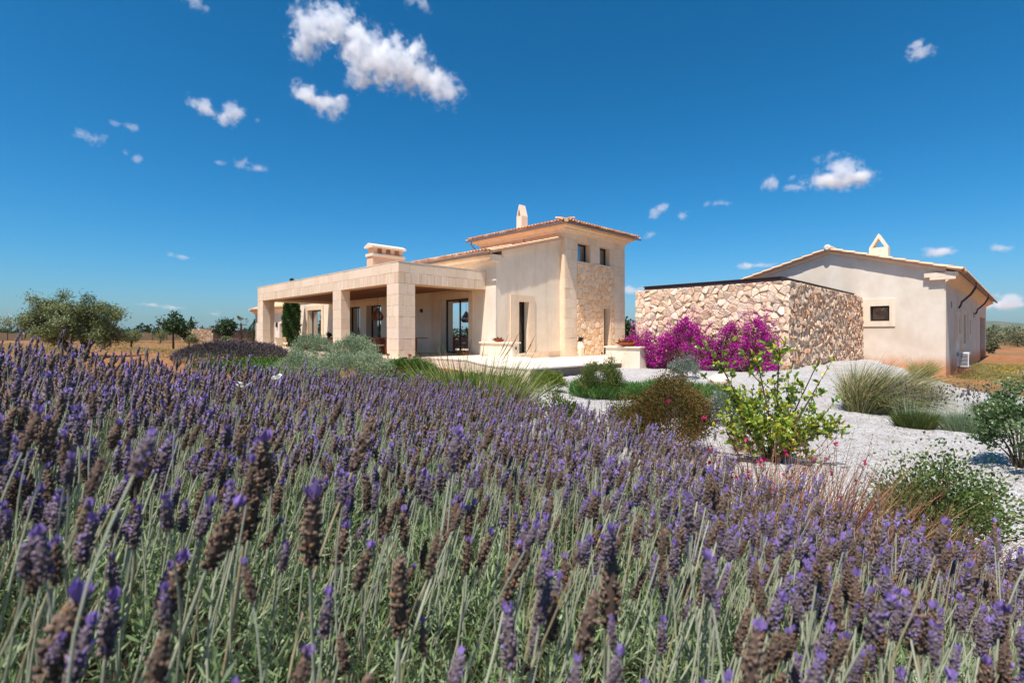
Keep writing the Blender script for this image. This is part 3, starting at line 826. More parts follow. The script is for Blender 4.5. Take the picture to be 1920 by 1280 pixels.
# tower chimney: slab with a gabled, pierced head
def slot_chimney(parent, x, y, z0, z1, zt, wx, wy, mat, axis='y'):
    c = Buf()
    if axis == 'y':      # gable seen along x: profile in y
        A = lambda a, z, d: (x + d, y + a, z)
    else:
        A = lambda a, z, d: (x + a, y + d, z)
    wa, wd = (wy, wx) if axis == 'y' else (wx, wy)
    t = wa * .17
    off = Vector(A(0, 0, wd)) - Vector(A(0, 0, 0))
    h = zt - z1
    c.prism([A(0, z0, 0), A(wa, z0, 0), A(wa, z1, 0), A(0, z1, 0)], off)
    c.prism([A(0, z1, 0), A(t, z1, 0), A(wa / 2, zt - t * 2 * h / wa, 0), A(wa / 2, zt, 0)], off)
    c.prism([A(wa, z1, 0), A(wa - t, z1, 0), A(wa / 2, zt - t * 2 * h / wa, 0), A(wa / 2, zt, 0)], off)
    o = c.obj('chimney', mat, parent); return o
slot_chimney(house, TX + 2.0, TY + 5.05, 6.6, 8.2, 8.92, .55, .42, M_CORN, 'y')

# ---- porch: columns, beams, ceiling joists
PX, PY0, PY1, PT, PU = -4.66, .70, 16.9, 3.87, 3.02
def column(x0, x1, y0, y1, seed):
    c = box('porch_column', M_MORTAR, house, x0 + .02, x1 - .02, y0 + .02, y1 - .02, -.3, PU)
    W_, D_ = x1 - x0, y1 - y0
    blocks(c, (x0 + .02, y0), Y1, X1, 0, D_, -.12, PU, .44, .46, M_LIME, proud=.02, seed=seed)
    blocks(c, (x0, y0 + .02), X1, Y1, .004, W_ - .004, -.12, PU, .44, .46, M_LIME, proud=.02, seed=seed + 1)
    return c
column(PX, PX + .80, PY0, PY0 + .88, 31)
column(PX, PX + .46, PY0 + 4.96, PY0 + 5.8, 33)
column(PX, PX + .46, PY1 - .9, PY1, 35)
box('porch_pier', M_SURR, house, PX + .47, PX + .72, PY1 - .84, PY1 - .06, -.3, PU)
def beam(x0, x1, y0, y1, along):
    c = box('porch_beam', M_MORTAR, house, x0 + .02, x1 - .02, y0 + .02, y1 - .02, PU, PT - .02)
    return c
bm1 = beam(PX, PX + .48, PY0, PY1, 'y')
blocks(bm1, (PX + .02, PY0), Y1, X1, 0, PY1 - PY0, PU + .43, PT, .42, .52, M_LIME, proud=.02, seed=41)
blocks(bm1, (PX + .02, PY0), Y1, X1, 0, PY1 - PY0, PU, PU + .43, .43, .36, M_LIME_V, proud=.02, seed=42)
bm2 = box('porch_beam', M_MORTAR, house, PX + .461, 0, PY0 + .02, PY0 + .78, PU, PT - .02)
blocks(bm2, (PX, PY0 + .02), X1, Y1, .004, 4.66, PU + .43, PT, .42, .62, M_LIME, proud=.02, seed=43)
blocks(bm2, (PX, PY0 + .02), X1, Y1, .004, 4.66, PU, PU + .43, .43, .36, M_LIME_V, proud=.02, seed=44)
box('porch_beam', M_SURR, house, PX + .461, 0, PY1 - .78, PY1 - .02, PU, PT - .02)
b = Buf(); b.box(PX + .461, 0, PY0 + .78, PY1 - .78, 3.30, 3.5); b.obj('porch_roof', M_PLASTER, house)
box('coping', M_CORN, house, PX - .01, PX + .50, PY0 - .01, PY1 + .01, PT, PT + .03); box('coping', M_CORN, house, PX + .502, 0, PY0 - .01, PY0 + .80, PT, PT + .03)
jm = Buf().box(PX + .461, -.002, 0, .09, 3.14, 3.298).mesh('joist'); jm.materials.append(M_WOOD)
k = 0
while PY0 + .9 + k * .26 < PY1 - .9:
    link('joist', jm, None, house, (0, PY0 + .9 + k * .26, 0)); k += 1
# porch chimney
pc = empty('porch_chimney', parent=house)
qx, qy = -3.55, 4.70
box('shaft', M_EAVE, pc, qx, qx + 1.7, qy, qy + .55, 3.5, 4.66); box('collar', M_CORN, pc, qx - .05, qx + 1.75, qy - .05, qy + .6, 4.66, 4.78)
for k in range(4):
    x = qx + .03 + k * .47
    b = Buf(); b.prism([(x + .04, qy + .03, 4.78), (x + .19, qy + .03, 4.78), (x + .24, qy + .03, 5.06), (x, qy + .03, 5.06)], (0, .49, 0)); b.obj('pillar', M_EAVE, pc)
b = Buf(); b.prism([(qx - .09, qy - .10, 5.06), (qx - .09, qy + .65, 5.06), (qx - .09, qy + .65, 5.14), (qx - .09, qy + .275, 5.28), (qx - .09, qy - .10, 5.14)], (1.88, 0, 0)); b.obj('cap', M_CORN, pc)

# ---- porch floor and terrace
pf = box('porch_floor', M_FLOOR, None, PX - .25, -.002, .45, PY1 + .3, -.5, -.004); pf.location = HC; pf.rotation_euler = (0, 0, HROT); tag(pf, 'pale stone floor of the porch', kind='structure')
box('floor_band', M_CORN, pf, PX - .25, PX, .45, PY1 + .3, -.003, .012)
def tzz(x, y):
    a = min(1, max(0, (x + .1) / 1.2)); c = min(1, max(0, (-1.75 - y) / 1.6))
    f = max(a * a * (3 - 2 * a), c * c * (3 - 2 * c))
    return -.005 - .185 * f
ter = empty('terrace', HC, HROT); tag(ter, 'sunlit pale stone terrace in front of the tower', kind='structure')
TXE, TYE = -3.24, -5.19
b = Buf(); b.prism([(TXE + .03, TYE + .03, -1.1), (TXE + .03, .44, -1.1), (TXE + .03, .44, -.26), (TXE + .03, TYE + .03, -.26)], (12.5, 0, 0)); b.obj('terrace_core', M_SLATE, ter)
b = Buf(); b.prism([(TXE, TYE, -1.1), (TXE, .44, -1.1), (TXE, .44, -.06), (TXE, -1.7, -.06), (TXE, -3.4, -.245), (TXE, TYE, -.245)], (.028, 0, 0)); b.obj('terrace_face', M_CORN, ter)
step = .85; nxs, nys = 15, 7
for i in range(nxs):
    for j in range(nys):
        x0, x1 = TXE - .02 + i * step, TXE - .02 + (i + 1) * step; y0, y1 = TYE - .03 + j * step, min(.44, TYE - .03 + (j + 1) * step)
        if y1 - y0 < .1 or (x0 > -.2 and y0 > -.06) or (x0 > 4.3 and y0 > -.9): continue
        if x1 > 0 and y1 > 0 and x0 < TX: y1 = min(y1, -.045)
        if x1 > TX - .2: y1 = min(y1, TY - .045)
        if y1 - y0 < .05: continue
        g2 = .004; b = Buf(); P_ = [(x0 + g2, y0 + g2), (x1 - g2, y0 + g2), (x1 - g2, y1 - g2), (x0 + g2, y1 - g2)]
        jz = random.uniform(-.0015, .0015)
        i0 = len(b.v); b.v += [(x, y, tzz(x, y) - .055) for x, y in P_] + [(x, y, tzz(x, y) + jz) for x, y in P_]
        b.f += [(3, 2, 1, 0), (4, 5, 6, 7), (0, 1, 5, 4), (1, 2, 6, 5), (2, 3, 7, 6), (3, 0, 4, 7)]
        b.obj('slab', M_TERR, ter)
# ------------------------------------------------------------------ planters, bowls, jar, lamps
def planter(x0, x1, y0, y1, z0, z1, label, sock=False):
    p = empty('masonry_planter', HC, HROT, label, 'planter')
    box('planter_wall', M_PLASTER, p, x0, x1, y0, y1, z0 - .25, z1 - .06)
    box('coping', M_CORN, p, x0 - .06, x1 + .06, y0 - .06, y1 + .06, z1 - .06, z1, .008)
    if sock: box('socket', M_BLACK, p, x0 + .20, x0 + .27, y0 - .012, y0 - .001, .30, .42)
    return p
planter(-.55, -.12, -1.6, .42, 0, .62, 'low cream planter wall in front of the narrow glass door', True)
planter(2.24, 2.75, -6.05, -4.42, -.2, .46, 'low cream planter wall beside the purple bougainvillea')

M_SUCC = leafmat('rusty_succulent', [S(98, 48, 28), S(150, 74, 42), S(176, 104, 62)], 0.15)
M_DARKL = leafmat('dark_foliage', [S(34, 30, 22), S(62, 48, 34), S(84, 56, 44)], 0.15)

def leaves(p, d, ln, wd, r, fold=.12, quads=1):
    """rhombic leaves: base points p, directions d -> V, F (quads)"""
    n = len(p)
    d = d / (np.linalg.norm(d, axis=1, keepdims=True) + 1e-9)
    q = r.normal(size=(n, 3)); s = np.cross(d, q); s /= (np.linalg.norm(s, axis=1, keepdims=True) + 1e-9)
    up = np.cross(s, d)
    ln = np.broadcast_to(np.asarray(ln, float), (n,))[:, None]; wd = np.broadcast_to(np.asarray(wd, float), (n,))[:, None]
    tip = p + d * ln; mid = p + d * ln * .48 + up * ln * fold
    if quads == 1:
        V = np.stack([p, mid + s * wd * .5, tip, mid - s * wd * .5], 1).reshape(-1, 3)
        return V, np.arange(n * 4).reshape(n, 4), 4
    # folded along the midrib, tip curling down
    tip = tip - up * ln * .18
    m1 = p + d * ln * .35 + up * ln * fold; m2 = p + d * ln * .72 + up * ln * fold * .7
    V = np.stack([p, m1 + s * wd * .5 + up * wd * .12, m1, m1 - s * wd * .5 + up * wd * .12, m2 + s * wd * .42 + up * wd * .1, m2, m2 - s * wd * .42 + up * wd * .1, tip], 1).reshape(-1, 3)
    f = np.array([(0, 1, 2, 2), (0, 2, 3, 3), (1, 4, 5, 2), (2, 5, 6, 3), (4, 7, 5, 5), (5, 7, 6, 6)])
    tri = np.array([(0, 1, 2), (0, 2, 3), (1, 4, 5), (1, 5, 2), (2, 5, 6), (2, 6, 3), (4, 7, 5), (5, 7, 6)])
    F = (tri[None] + (np.arange(n) * 8)[:, None, None]).reshape(-1, 3)
    return V, F, 8

def rand_dirs(n, r, up=0.0):
    d = r.normal(size=(n, 3)); d /= np.linalg.norm(d, axis=1, keepdims=True)
    d[:, 2] += up
    return d / np.linalg.norm(d, axis=1, keepdims=True)

def bowl(loc, rad, label, seed):
    e = empty('succulent_bowl', loc, 0, label, 'plant bowl')
    Buf().lathe([(rad * .35, 0), (rad * .8, rad * .16), (rad, rad * .36), (rad * .93, rad * .36), (rad * .7, rad * .2), (0.001, rad * .2)], 20).obj('bowl', M_CERAM, e, smooth=True)
    r = np.random.default_rng(seed); n = 90
    a = r.uniform(0, 6.28, n); q = rad * .75 * np.sqrt(r.random(n))
    p = np.stack([q * np.cos(a), q * np.sin(a), np.full(n, rad * .25)], 1)
    d = rand_dirs(n, r, 1.0); d[:, :2] += p[:, :2] / rad * .6
    V, F, k = leaves(p, d, rad * r.uniform(.35, .7, n), rad * .2, r)
    link('succulents', fast_mesh('succulents', V, F, np.repeat(r.random(n), k)), M_SUCC, e)
    return e
bowl(HW(-.34, -.55, .62), .27, 'rusty bowl of succulents on the planter wall by the narrow door', 1)
bowl(HW(2.5, -5.3, .46), .42, 'wide shallow rusty bowl on the planter wall beside the bougainvillea', 2)
bowl(HW(-.75, 1.5, 0), .30, 'rusty bowl of dark succulents on the floor by the sliding glass door', 3)

jar = empty('stone_jar', HW(5.3, -.72, -.19), .4, 'tall faceted beige jar with a dark plant at the tower foot', 'jar')
Buf().lathe([(.10, 0), (.19, .42), (.20, .48), (.13, .74), (.10, .78), (.08, .78), (.08, .6)], 6).obj('jar_body', M_CORN, jar)
r_ = np.random.default_rng(4); n = 70
p = np.stack([r_.normal(0, .03, n), r_.normal(0, .03, n), .72 + r_.uniform(0, .2, n)], 1)
V, F, k = leaves(p, rand_dirs(n, r_, .7), r_.uniform(.10, .22, n), .07, r_)
link('plant', fast_mesh('plant', V, F, np.repeat(r_.random(n), k)), M_DARKL, jar)
b = Buf(); b.tube([(.12, -.1, .5), (.14, -.16, .3), (.12, -.17, .1)], .012, 5); b.obj('strap', M_BLACK, jar)

def sconce(loc, label, w_=.11, h_=.17):
    e = empty('wall_lamp', loc, HROT, label, 'wall lamp')
    box('lamp_body', M_BLACK, e, -.10, -.001, -w_ / 2, w_ / 2, -h_ / 2, h_ / 2, .006)
    box('lamp_back', M_FRAME, e, -.014, -.0005, -w_ / 2 - .012, w_ / 2 + .012, -h_ / 2 - .012, h_ / 2 + .012)
sconce(HW(0, 5.83, 2.22), 'small black wall lamp on the porch wall beside the sliding door')

def uplight(loc, label):
    e = empty('spot_light', loc, HROT, label, 'spotlight', 'spotlights at the corner column')
    Buf().lathe([(.05, 0), (.05, .02), (.015, .025), (.015, .08)], 10).obj('stake', M_CORTEN, e)
    Buf().tube([(-.05, 0, .13), (.06, 0, .11)], [.055, .045], 10).obj('lamp_head', M_CORTEN, e)
uplight(HW(PX - .14, PY0 + .55, .012), 'small rusty spotlight by the lit face of the corner column')
uplight(HW(PX + .45, PY0 - .13, -.004), 'small rusty spotlight by the tower side of the corner column')
uplight(HW(7.4, -.55, -.19), 'small rusty spotlight at the foot of the tower rubble')

# pendant of woven rope
pen = empty('pendant_lamp', HW(-2.54, 6.01, 1.66), 0, 'woven rattan pendant lamp hanging under the porch ceiling', 'lamp')
prof = [(.20, 0), (.27, .06), (.29, .16), (.25, .30), (.17, .42), (.09, .54), (.05, .62)]
M_RATT = surf('woven_rattan', S(140, 92, 60), S(104, 66, 42), 20, 0.8, spec=0.2)
b = Buf()
for k in range(22):
    a = 2 * math.pi * k / 22
    for sg in (1, -1):
        b.tube([(r0 * math.cos(a + sg * z * 1.3), r0 * math.sin(a + sg * z * 1.3), z) for r0, z in prof], .006, 4)
for r0, z in prof: b.tube([(r0 * math.cos(q * math.pi / 8), r0 * math.sin(q * math.pi / 8), z) for q in range(17)], .009, 4)
for (r0, z0), (r1, z1) in zip(prof, prof[1:]):
    for f in (.25, .5, .75): b.tube([((r0 + (r1 - r0) * f) * math.cos(q * math.pi / 8), (r0 + (r1 - r0) * f) * math.sin(q * math.pi / 8), z0 + (z1 - z0) * f) for q in range(17)], .006, 4)
b.obj('lamp_shade', M_RATT, pen)
Buf().tube([(0, 0, .6), (0, 0, 1.48)], .008, 5).obj('cord', M_BLACK, pen)
Buf().lathe([(0.001, .22), (.06, .26), (.06, .34), (.03, .42), (.03, .6)], 10).obj('bulb', M_PLASTER_W, pen)

# ------------------------------------------------------------------ porch furniture
tb = empty('dining_table', HW(-2.54, 5.3, 0), HROT, 'long teak dining table under the porch', 'table')
for k in range(5): box('plank', M_TEAK, tb, -.55 + k * .22, -.55 + k * .22 + .215, -2.85, 2.85, .76, .81, .004)
for y in (-2.2, 0, 2.2): box('leg', M_TEAK, tb, -.35, .35, y - .06, y + .06, 0, .76)
def chair(loc, rz, label):
    c = empty('dining_chair', loc, rz, label, 'chair', 'teak chairs round the porch table')
    for sx in (-1, 1):
        Buf().tube([(sx * .23, -.22, 0), (sx * .22, -.20, .62)], [.016, .022], 6).obj('leg', M_TEAK, c)
        Buf().tube([(sx * .23, .24, 0), (sx * .22, .20, .45), (sx * .22, .25, .78)], [.016, .024, .018], 6).obj('leg', M_TEAK, c)
        Buf().tube([(sx * .22, -.20, .62), (sx * .22, .23, .64)], .018, 6).obj('arm', M_TEAK, c)
    box('seat', M_PLASTER_W, c, -.21, .21, -.21, .20, .42, .48, .015)
    b = Buf(); b.tube([(-.24, .24, .74), (-.1, .29, .76), (.1, .29, .76), (.24, .24, .74)], .035, 8); b.obj('backrest', M_TEAK, c)
for k, y in enumerate((3.4, 4.7, 6.0, 7.3)):
    chair(HW(-3.25, y, 0), HROT + math.pi / 2 + (.15, -.05, .1, 0)[k], ('teak dining chair at the near end of the table by the corner column', 'second teak dining chair behind the corner column',
          'teak dining chair with white seat between the porch columns', 'teak dining chair beside the middle porch column')[k])
so = empty('outdoor_sofa', HW(-2.2, 15.0, 0), HROT, 'teak sofa with dark grey cushions by the cypress under the porch', 'sofa')
box('base', M_TEAK, so, -.4, .4, -.75, .75, .12, .34); box('seat', M_BLACK, so, -.38, .2, -.7, .7, .34, .5, .03)
M_GREYF = surf('charcoal_fabric', S(84, 80, 82), S(70, 66, 68), 30, 0.95, spec=0.1)
box('back_cushion', M_GREYF, so, -.44, -.24, -.68, .68, .42, .84, .05)
for y in (-.8, .8): box('arm', M_TEAK, so, -.42, .42, y - .05, y + .05, 0, .64)
sb = empty('teak_sideboard', HW(-2.2, 11.4, 0), HROT, 'low teak sideboard behind the grey green shrubs under the porch', 'sideboard')
box('cabinet', M_TEAK, sb, -.3, .3, -.8, .8, .1, .74, .008); box('top', M_TEAK, sb, -.34, .34, -.85, .85, .742, .78, .005)
for sx in (-.22, .22):
    for y in (-.7, .7): box('leg', M_TEAK, sb, sx - .03, sx + .03, y - .03, y + .03, 0, .1)
pp = empty('potted_plant', HW(-2.3, 12.0, .78), 0, 'dark leafy pot plant on the teak sideboard', 'plant')
Buf().lathe([(.07, 0), (.10, .13), (.09, .13), (.08, .1), (.001, .1)], 12).obj('pot', M_BLACK, pp)
n = 90; p = np.stack([r_.normal(0, .04, n), r_.normal(0, .04, n), .12 + r_.uniform(0, .08, n)], 1)
V, F, k = leaves(p, rand_dirs(n, r_, .5), r_.uniform(.10, .24, n), .06, r_); link('leaves', fast_mesh('leaves', V, F, np.repeat(r_.random(n), k)), M_DARKL, pp)
def deckchair(loc, rz, label):
    c = empty('deck_chair', loc, rz, label, 'deck chair', 'deck chairs by the cypress')
    M_PALEW = surf('pale_wood', S(214, 180, 138), S(196, 160, 118), 6, 0.7, 0.2, 30, 0.003, stretch=(.4, 3, 3), spec=0.2)
    for sx in (-.28, .28):
        Buf().tube([(sx, -.5, .02), (sx, .35, .75)], .02, 5).obj('rail', M_PALEW, c)
        Buf().tube([(sx * .9, .45, .02), (sx * .9, -.2, .42)], .02, 5).obj('leg', M_PALEW, c)
    M_CANV = surf('cream_canvas', S(232, 216, 190), S(220, 202, 174), 30, .95, spec=.1)
    b = Buf(); q = [(-.35, .38), (-.1, .24), (.1, .32), (.35, .74)]
    for (y0, z0), (y1, z1) in zip(q, q[1:]): b.prism([(-.26, y0, z0), (.26, y0, z0), (.26, y1, z1), (-.26, y1, z1)], (0, 0, .02))
    b.obj('sling', M_CANV, c)
deckchair(HW(-2.6, 18.6, 0), HROT + 2.2, 'pale wooden deck chair next to the left porch column')
deckchair(HW(-2.0, 20.0, 0), HROT + 2.6, 'pale wooden deck chair nearer the tall cypress')
b = Buf(); b.box(PX - .2, -.01, PY1 + .31, 26, -.6, -.004); b = b.obj('courtyard_paving', M_FLOOR, None); b.location = HC; b.rotation_euler = (0, 0, HROT); tag(b, 'pale paving beyond the porch', kind='structure')

# bollard light and its low bed edge
bo = PGT(757, 693)
be = empty('bollard_light', bo, .2, 'short black bollard light in front of the corner column', 'bollard light')
box('post', M_BLACK, be, -.05, .05, -.05, .05, -.1, .42); box('head', M_BLACK, be, -.06, .13, -.06, .06, .421, .47, .004)

# ------------------------------------------------------------------ stone outbuilding
AC = Vector((9.45, 17.5, 0))
ann = empty('stone_outbuilding', AC, HROT, 'flat roofed outbuilding of rough beige rubble with brown metal fascia', 'outbuilding')
AW, AL, AB, AT = 5.93, 11.0, -.9, 2.80
b = Buf(); wall(b, (0, 0), Y1, X1, AW, AB, [(0, AT - .05), (AW, AT - .05)], (), .4); fw_ = b.obj('front_wall', M_JOINT, ann)
b = Buf(); wall(b, (.4, 0), X1, Y1, AL - .4, AB, [(0, AT - .05), (AL - .4, AT - .05)], (), .4); sw_ = b.obj('side_wall', M_JOINT, ann)
b = Buf(); b.box(.4, AL, AW - .4, AW, AB, AT - .05); b.obj('rear_wall', M_STONE, ann)
rs = random.Random(5)
cnt = 0
restf = Buf(); SF = rubble(AW + .06, AT + .60, .235, 51, (), 1.08, .5); SF.sort(key=lambda pl: -sum(p[1] for p in pl) / len(pl))
for pl in SF:
    b = Buf() if cnt < 290 else restf
    stone_faces(b, pl, lambda a, c, d: (-d, a - .05, c - .60), .05, .012, rs, .7)
    if cnt < 290: b.obj('stone', M_STONE, fw_); cnt += 1
SP = rubble(AL + .05, AT + .50, .25, 52, (), 1.1, .46)
SP.sort(key=lambda pl: sum(p[0] for p in pl) / len(pl))
restb = Buf()
for k, pl in enumerate(SP):
    b = Buf() if cnt < 300 else restb
    stone_faces(b, pl, lambda a, c, d: (a - .05, -d, c - .50), .075, .016, rs, .75)
    if cnt < 300: b.obj('stone', M_STONE, sw_); cnt += 1
STONE_FAR = surf('rubble_limestone_far', S(222, 198, 172), S(190, 156, 128), 2.8, 0.92, 0.9, 16, 0.03, c3=S(206, 150, 108), s3=1.6, t3=(0.5, 0.66), spec=0.12)
o = restb.obj('stones', STONE_FAR, sw_); tag(o, kind='stuff')
if restf.v: tag(restf.obj('stones', STONE_FAR, fw_), kind='stuff')
b = Buf(); b.box(.24, AL - .1, .30, AW - .25, AT - .2, AT + .16); fo = b.obj('fascia', M_METAL, ann)
box('roof_edge', M_METAL, ann, .20, AL - .1, .26, AW - .2, AT + .162, AT + .185)

# ------------------------------------------------------------------ long farm building on the right
def stainmat(name, c1, c2, cs, z0, z1):
    m = surf(name, c1, c2, 1.2, 0.92, 0.25, 50, 0.006, c3=(c2[0] * .93, c2[1] * .92, c2[2] * .9, 1), s3=.45, t3=(.5, .75), spec=0.12)
    t = m.node_tree; L = t.links; b = t.nodes['Principled BSDF']
    old = b.inputs['Base Color'].links[0].from_socket
    tc = N(t, 'ShaderNodeTexCoord'); sp = N(t, 'ShaderNodeSeparateXYZ'); L.new(tc.outputs['Object'], sp.inputs[0])
    n = N(t, 'ShaderNodeTexNoise', Scale=1.4, Detail=8, Roughness=.7); L.new(tc.outputs['Object'], n.inputs['Vector'])
    ad = N(t, 'ShaderNodeMath', operation='MULTIPLY_ADD'); L.new(n.outputs[0], ad.inputs[0]); ad.inputs[1].default_value = .9; L.new(sp.outputs[2], ad.inputs[2])
    mr = N(t, 'ShaderNodeMapRange', interpolation_type='SMOOTHSTEP'); L.new(ad.outputs[0], mr.inputs[0])
    mr.inputs[1].default_value, mr.inputs[2].default_value, mr.inputs[3].default_value, mr.inputs[4].default_value = z0, z1, .85, 0.0
    mx = N(t, 'ShaderNodeMix', data_type='RGBA'); L.new(mr.outputs[0], mx.inputs[0]); L.new(old, mx.inputs[6]); mx.inputs[7].default_value = cs
    L.new(mx.outputs[2], b.inputs['Base Color']); return m
M_FARM = stainmat('farm_plaster', S(226, 214, 196), S(214, 199, 178), S(206, 132, 78), -.30, .55)
BC = Vector((19.5, 22.94, 0))
farm = empty('farm_building', BC, HROT, 'long pale plastered building with gable end and clay tile roof', 'building')
FL, FW2, FB = 30.0, 9.16, -1.6
fz = lambda y: 3.96 + .292 * (y if y < 4.58 else 9.16 - y)
WN = (1.11 + .0, .34)
# gable end: openings measured from the annex end (local y = 3.17 - s)
b = Buf(); wall(b, (0, 0), Y1, X1, FW2, FB, [(0, fz(0) - .16), (4.58, fz(4.58) - .16), (9.16, fz(0) - .16)], [(2.06, 2.83, 1.60, 2.33)], .35); b.obj('gable_wall', M_FARM, farm)
HS = [(4.95, 5.5, 1.0, 1.85), (7.5, 8.7, .45, 2.05), (11.4, 12.2, 1.0, 1.85), (22.6, 28.8, -1.6, 2.30)]
b = Buf(); wall(b, (.35, 0), X1, Y1, FL - .35, FB, [(0, 3.62), (FL - .35, 3.62)], [(h[0] - .35, h[1] - .35, h[2], h[3]) for h in HS], .35); b.obj('side_wall', M_FARM, farm)
b = Buf(); b.box(FL - .35, FL, .35, FW2, FB, 3.6); b.box(.35, FL, FW2 - .35, FW2, FB, 3.6); b.obj('rear_wall', M_FARM, farm)
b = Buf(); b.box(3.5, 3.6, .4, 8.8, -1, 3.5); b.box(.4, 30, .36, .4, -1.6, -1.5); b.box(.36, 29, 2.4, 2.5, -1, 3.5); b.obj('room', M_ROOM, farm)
window_unit(farm, 'square_window', (0, 0), Y1, X1, 2.06, 2.83, 1.60, 2.33, .14, (), .085, M_GLASS)
surround(farm, (0, 0), Y1, X1, 2.06, 2.83, 1.60, 2.33, .22, .30, .34, .045, .26, M_PLASTER, 'window_surround')
for k, h in enumerate(HS[:3]):
    window_unit(farm, 'side_window', (0, 0), X1, Y1, h[0], h[1], h[2], h[3], .2, (), .06, M_GLASS_D)
    surround(farm, (0, 0), X1, Y1, h[0], h[1], h[2], h[3], .7 if k != 1 else .85, .3 if k != 1 else .6, .25, .10, .25, M_CORN, 'window_surround')
box('garage_door', M_GUT, farm, 22.6, 28.8, .25, .3, -1.6, 2.3)
box('air_brick', M_BLACK, farm, 2.15, 2.55, -.006, -.001, 2.24, 2.54); box('air_brick', M_BLACK, farm, 16.0, 16.8, -.006, -.001, 2.1, 2.45)
for k in range(8): box('vent_hole', M_BLACK, farm, 17.6, 17.75, -.006, -.001, 2.0 + k * .11, 2.05 + k * .11)
# roof
b = Buf()
b.prism([(-.26, -.52, fz(-.52) - .07), (-.26, 4.58, fz(4.58) - .07), (-.26, 9.68, fz(-.52) - .07), (-.26, 9.68, fz(-.52)), (-.26, 4.58, fz(4.58)), (-.26, -.52, fz(-.52))], (30.6, 0, 0))
froof = b.obj('roof', M_EAVE, farm)
b = Buf()
b.prism([(-.10, -.02, fz(0) - .2), (-.10, 4.58, fz(4.58) - .2), (-.10, 4.58, fz(4.58) - .075), (-.10, -.02, fz(0) - .075)], (.099, 0, 0))
b.prism([(-.10, 9.18, fz(0) - .2), (-.10, 4.581, fz(4.58) - .2), (-.10, 4.581, fz(4.58) - .075), (-.10, 9.18, fz(0) - .075)], (.099, 0, 0)); b.obj('verge_course', M_CORN, farm)
b = Buf(); b.prism([(-.18, -.001, 3.30), (-.18, -.30, 3.52), (-.18, -.44, 3.56), (-.18, -.44, 3.70), (-.18, -.001, 3.80)], (30.3, 0, 0)); b.obj('eave_cornice', M_CORN, farm)
b = Buf(); b.box(-.19, -.001, -.35, .55, 3.42, 3.54); b.box(-.19, -.001, -.42, .75, 3.545, 3.74); b.obj('corbel', M_CORN, farm)
s1 = Vector((0, 1, .292)).normalized()
b = Buf(); barrel(b, (-.05, -.58, fz(-.58) + .005), (1, 0, 0), s1, 137, 2, .2215); o = b.obj('eave_tiles', M_TILE, froof, recalc=False); tag(o, kind='stuff')
a1 = math.atan(.292)
for k in range(10):
    y = -.58 + k * .50
    link('tile', VT, None, froof, (-.24 + random.uniform(-.008, .008), y, fz(y) + .0), (0, -a1 + .02, math.pi / 2 + random.uniform(-.015, .015)), (1.18, 1.1, 1.0))
    y = 9.74 - k * .50
    link('tile', VT, None, froof, (-.24 + random.uniform(-.008, .008), y, fz(y if y > 4.58 else 9.16 - y)), (0, -a1 + .02, -math.pi / 2 + random.uniform(-.015, .015)), (1.18, 1.1, 1.0))
b = Buf(); b.tube([(-.36, 4.58, fz(4.58) + .06), (30.3, 4.58, fz(4.58) + .06)], .15, 12); b.obj('ridge_tile', M_TILE_P, froof)
Buf().tube([(-.41, 4.58, fz(4.58) + .06), (-.362, 4.58, fz(4.58) + .06)], [.10, .16], 12).obj('ridge_end', M_PLASTER_W, froof)
gt = Buf(); A = [math.pi + math.pi * k / 6 for k in range(7)]
for x in (-.2, 30.3):
    for a in A: gt.v.append((x, -.66 + .075 * math.cos(a), 3.71 + .075 * math.sin(a)))
for k in range(6): gt.f.append((k, k + 1, 7 + k + 1, 7 + k))
gt.f.append(tuple(range(7))); gt.obj('gutter', M_GUT, farm, recalc=False)
for x in (6.0, 17.5):
    Buf().tube([(x, -.68, 3.66), (x, -.68, 3.45), (x - .25, -.5, 3.05), (x - .55, -.16, 2.65), (x - .6, -.10, 2.42), (x - .6, -.03, 2.32)], .055, 8).obj('downpipe', M_PIPE, farm)
slot_chimney(farm, 1.1, 2.30, 4.4, 5.32, 6.02, .5, .78, M_PLASTER, 'y')

acu = empty('air_conditioner', BC, HROT, 'white outdoor air conditioner unit on the side wall of the farm building', 'air conditioner')
M_WHITE = surf('white_enamel', S(226, 224, 220), S(214, 212, 207), 4, .5, spec=.35)
box('casing', M_WHITE, acu, 5.0, 5.9, -.46, -.10, -.72, .02, .01)
for k in range(9): box('slat', M_BLACK, acu, 4.992, 4.999, -.42, -.15, -.64 + k * .07, -.605 + k * .07)
Buf().tube([(5.45, -.462, -.35), (5.45, -.475, -.35)], .26, 20).obj('fan_grille', M_BLACK, acu)
for x in (5.1, 5.75): box('bracket', M_GUT, acu, x, x + .05, -.46, -.001, -.77, -.722)
box('pipe_cover', M_WHITE, acu, 4.7, 4.8, -.10, -.001, -.7, -.15)

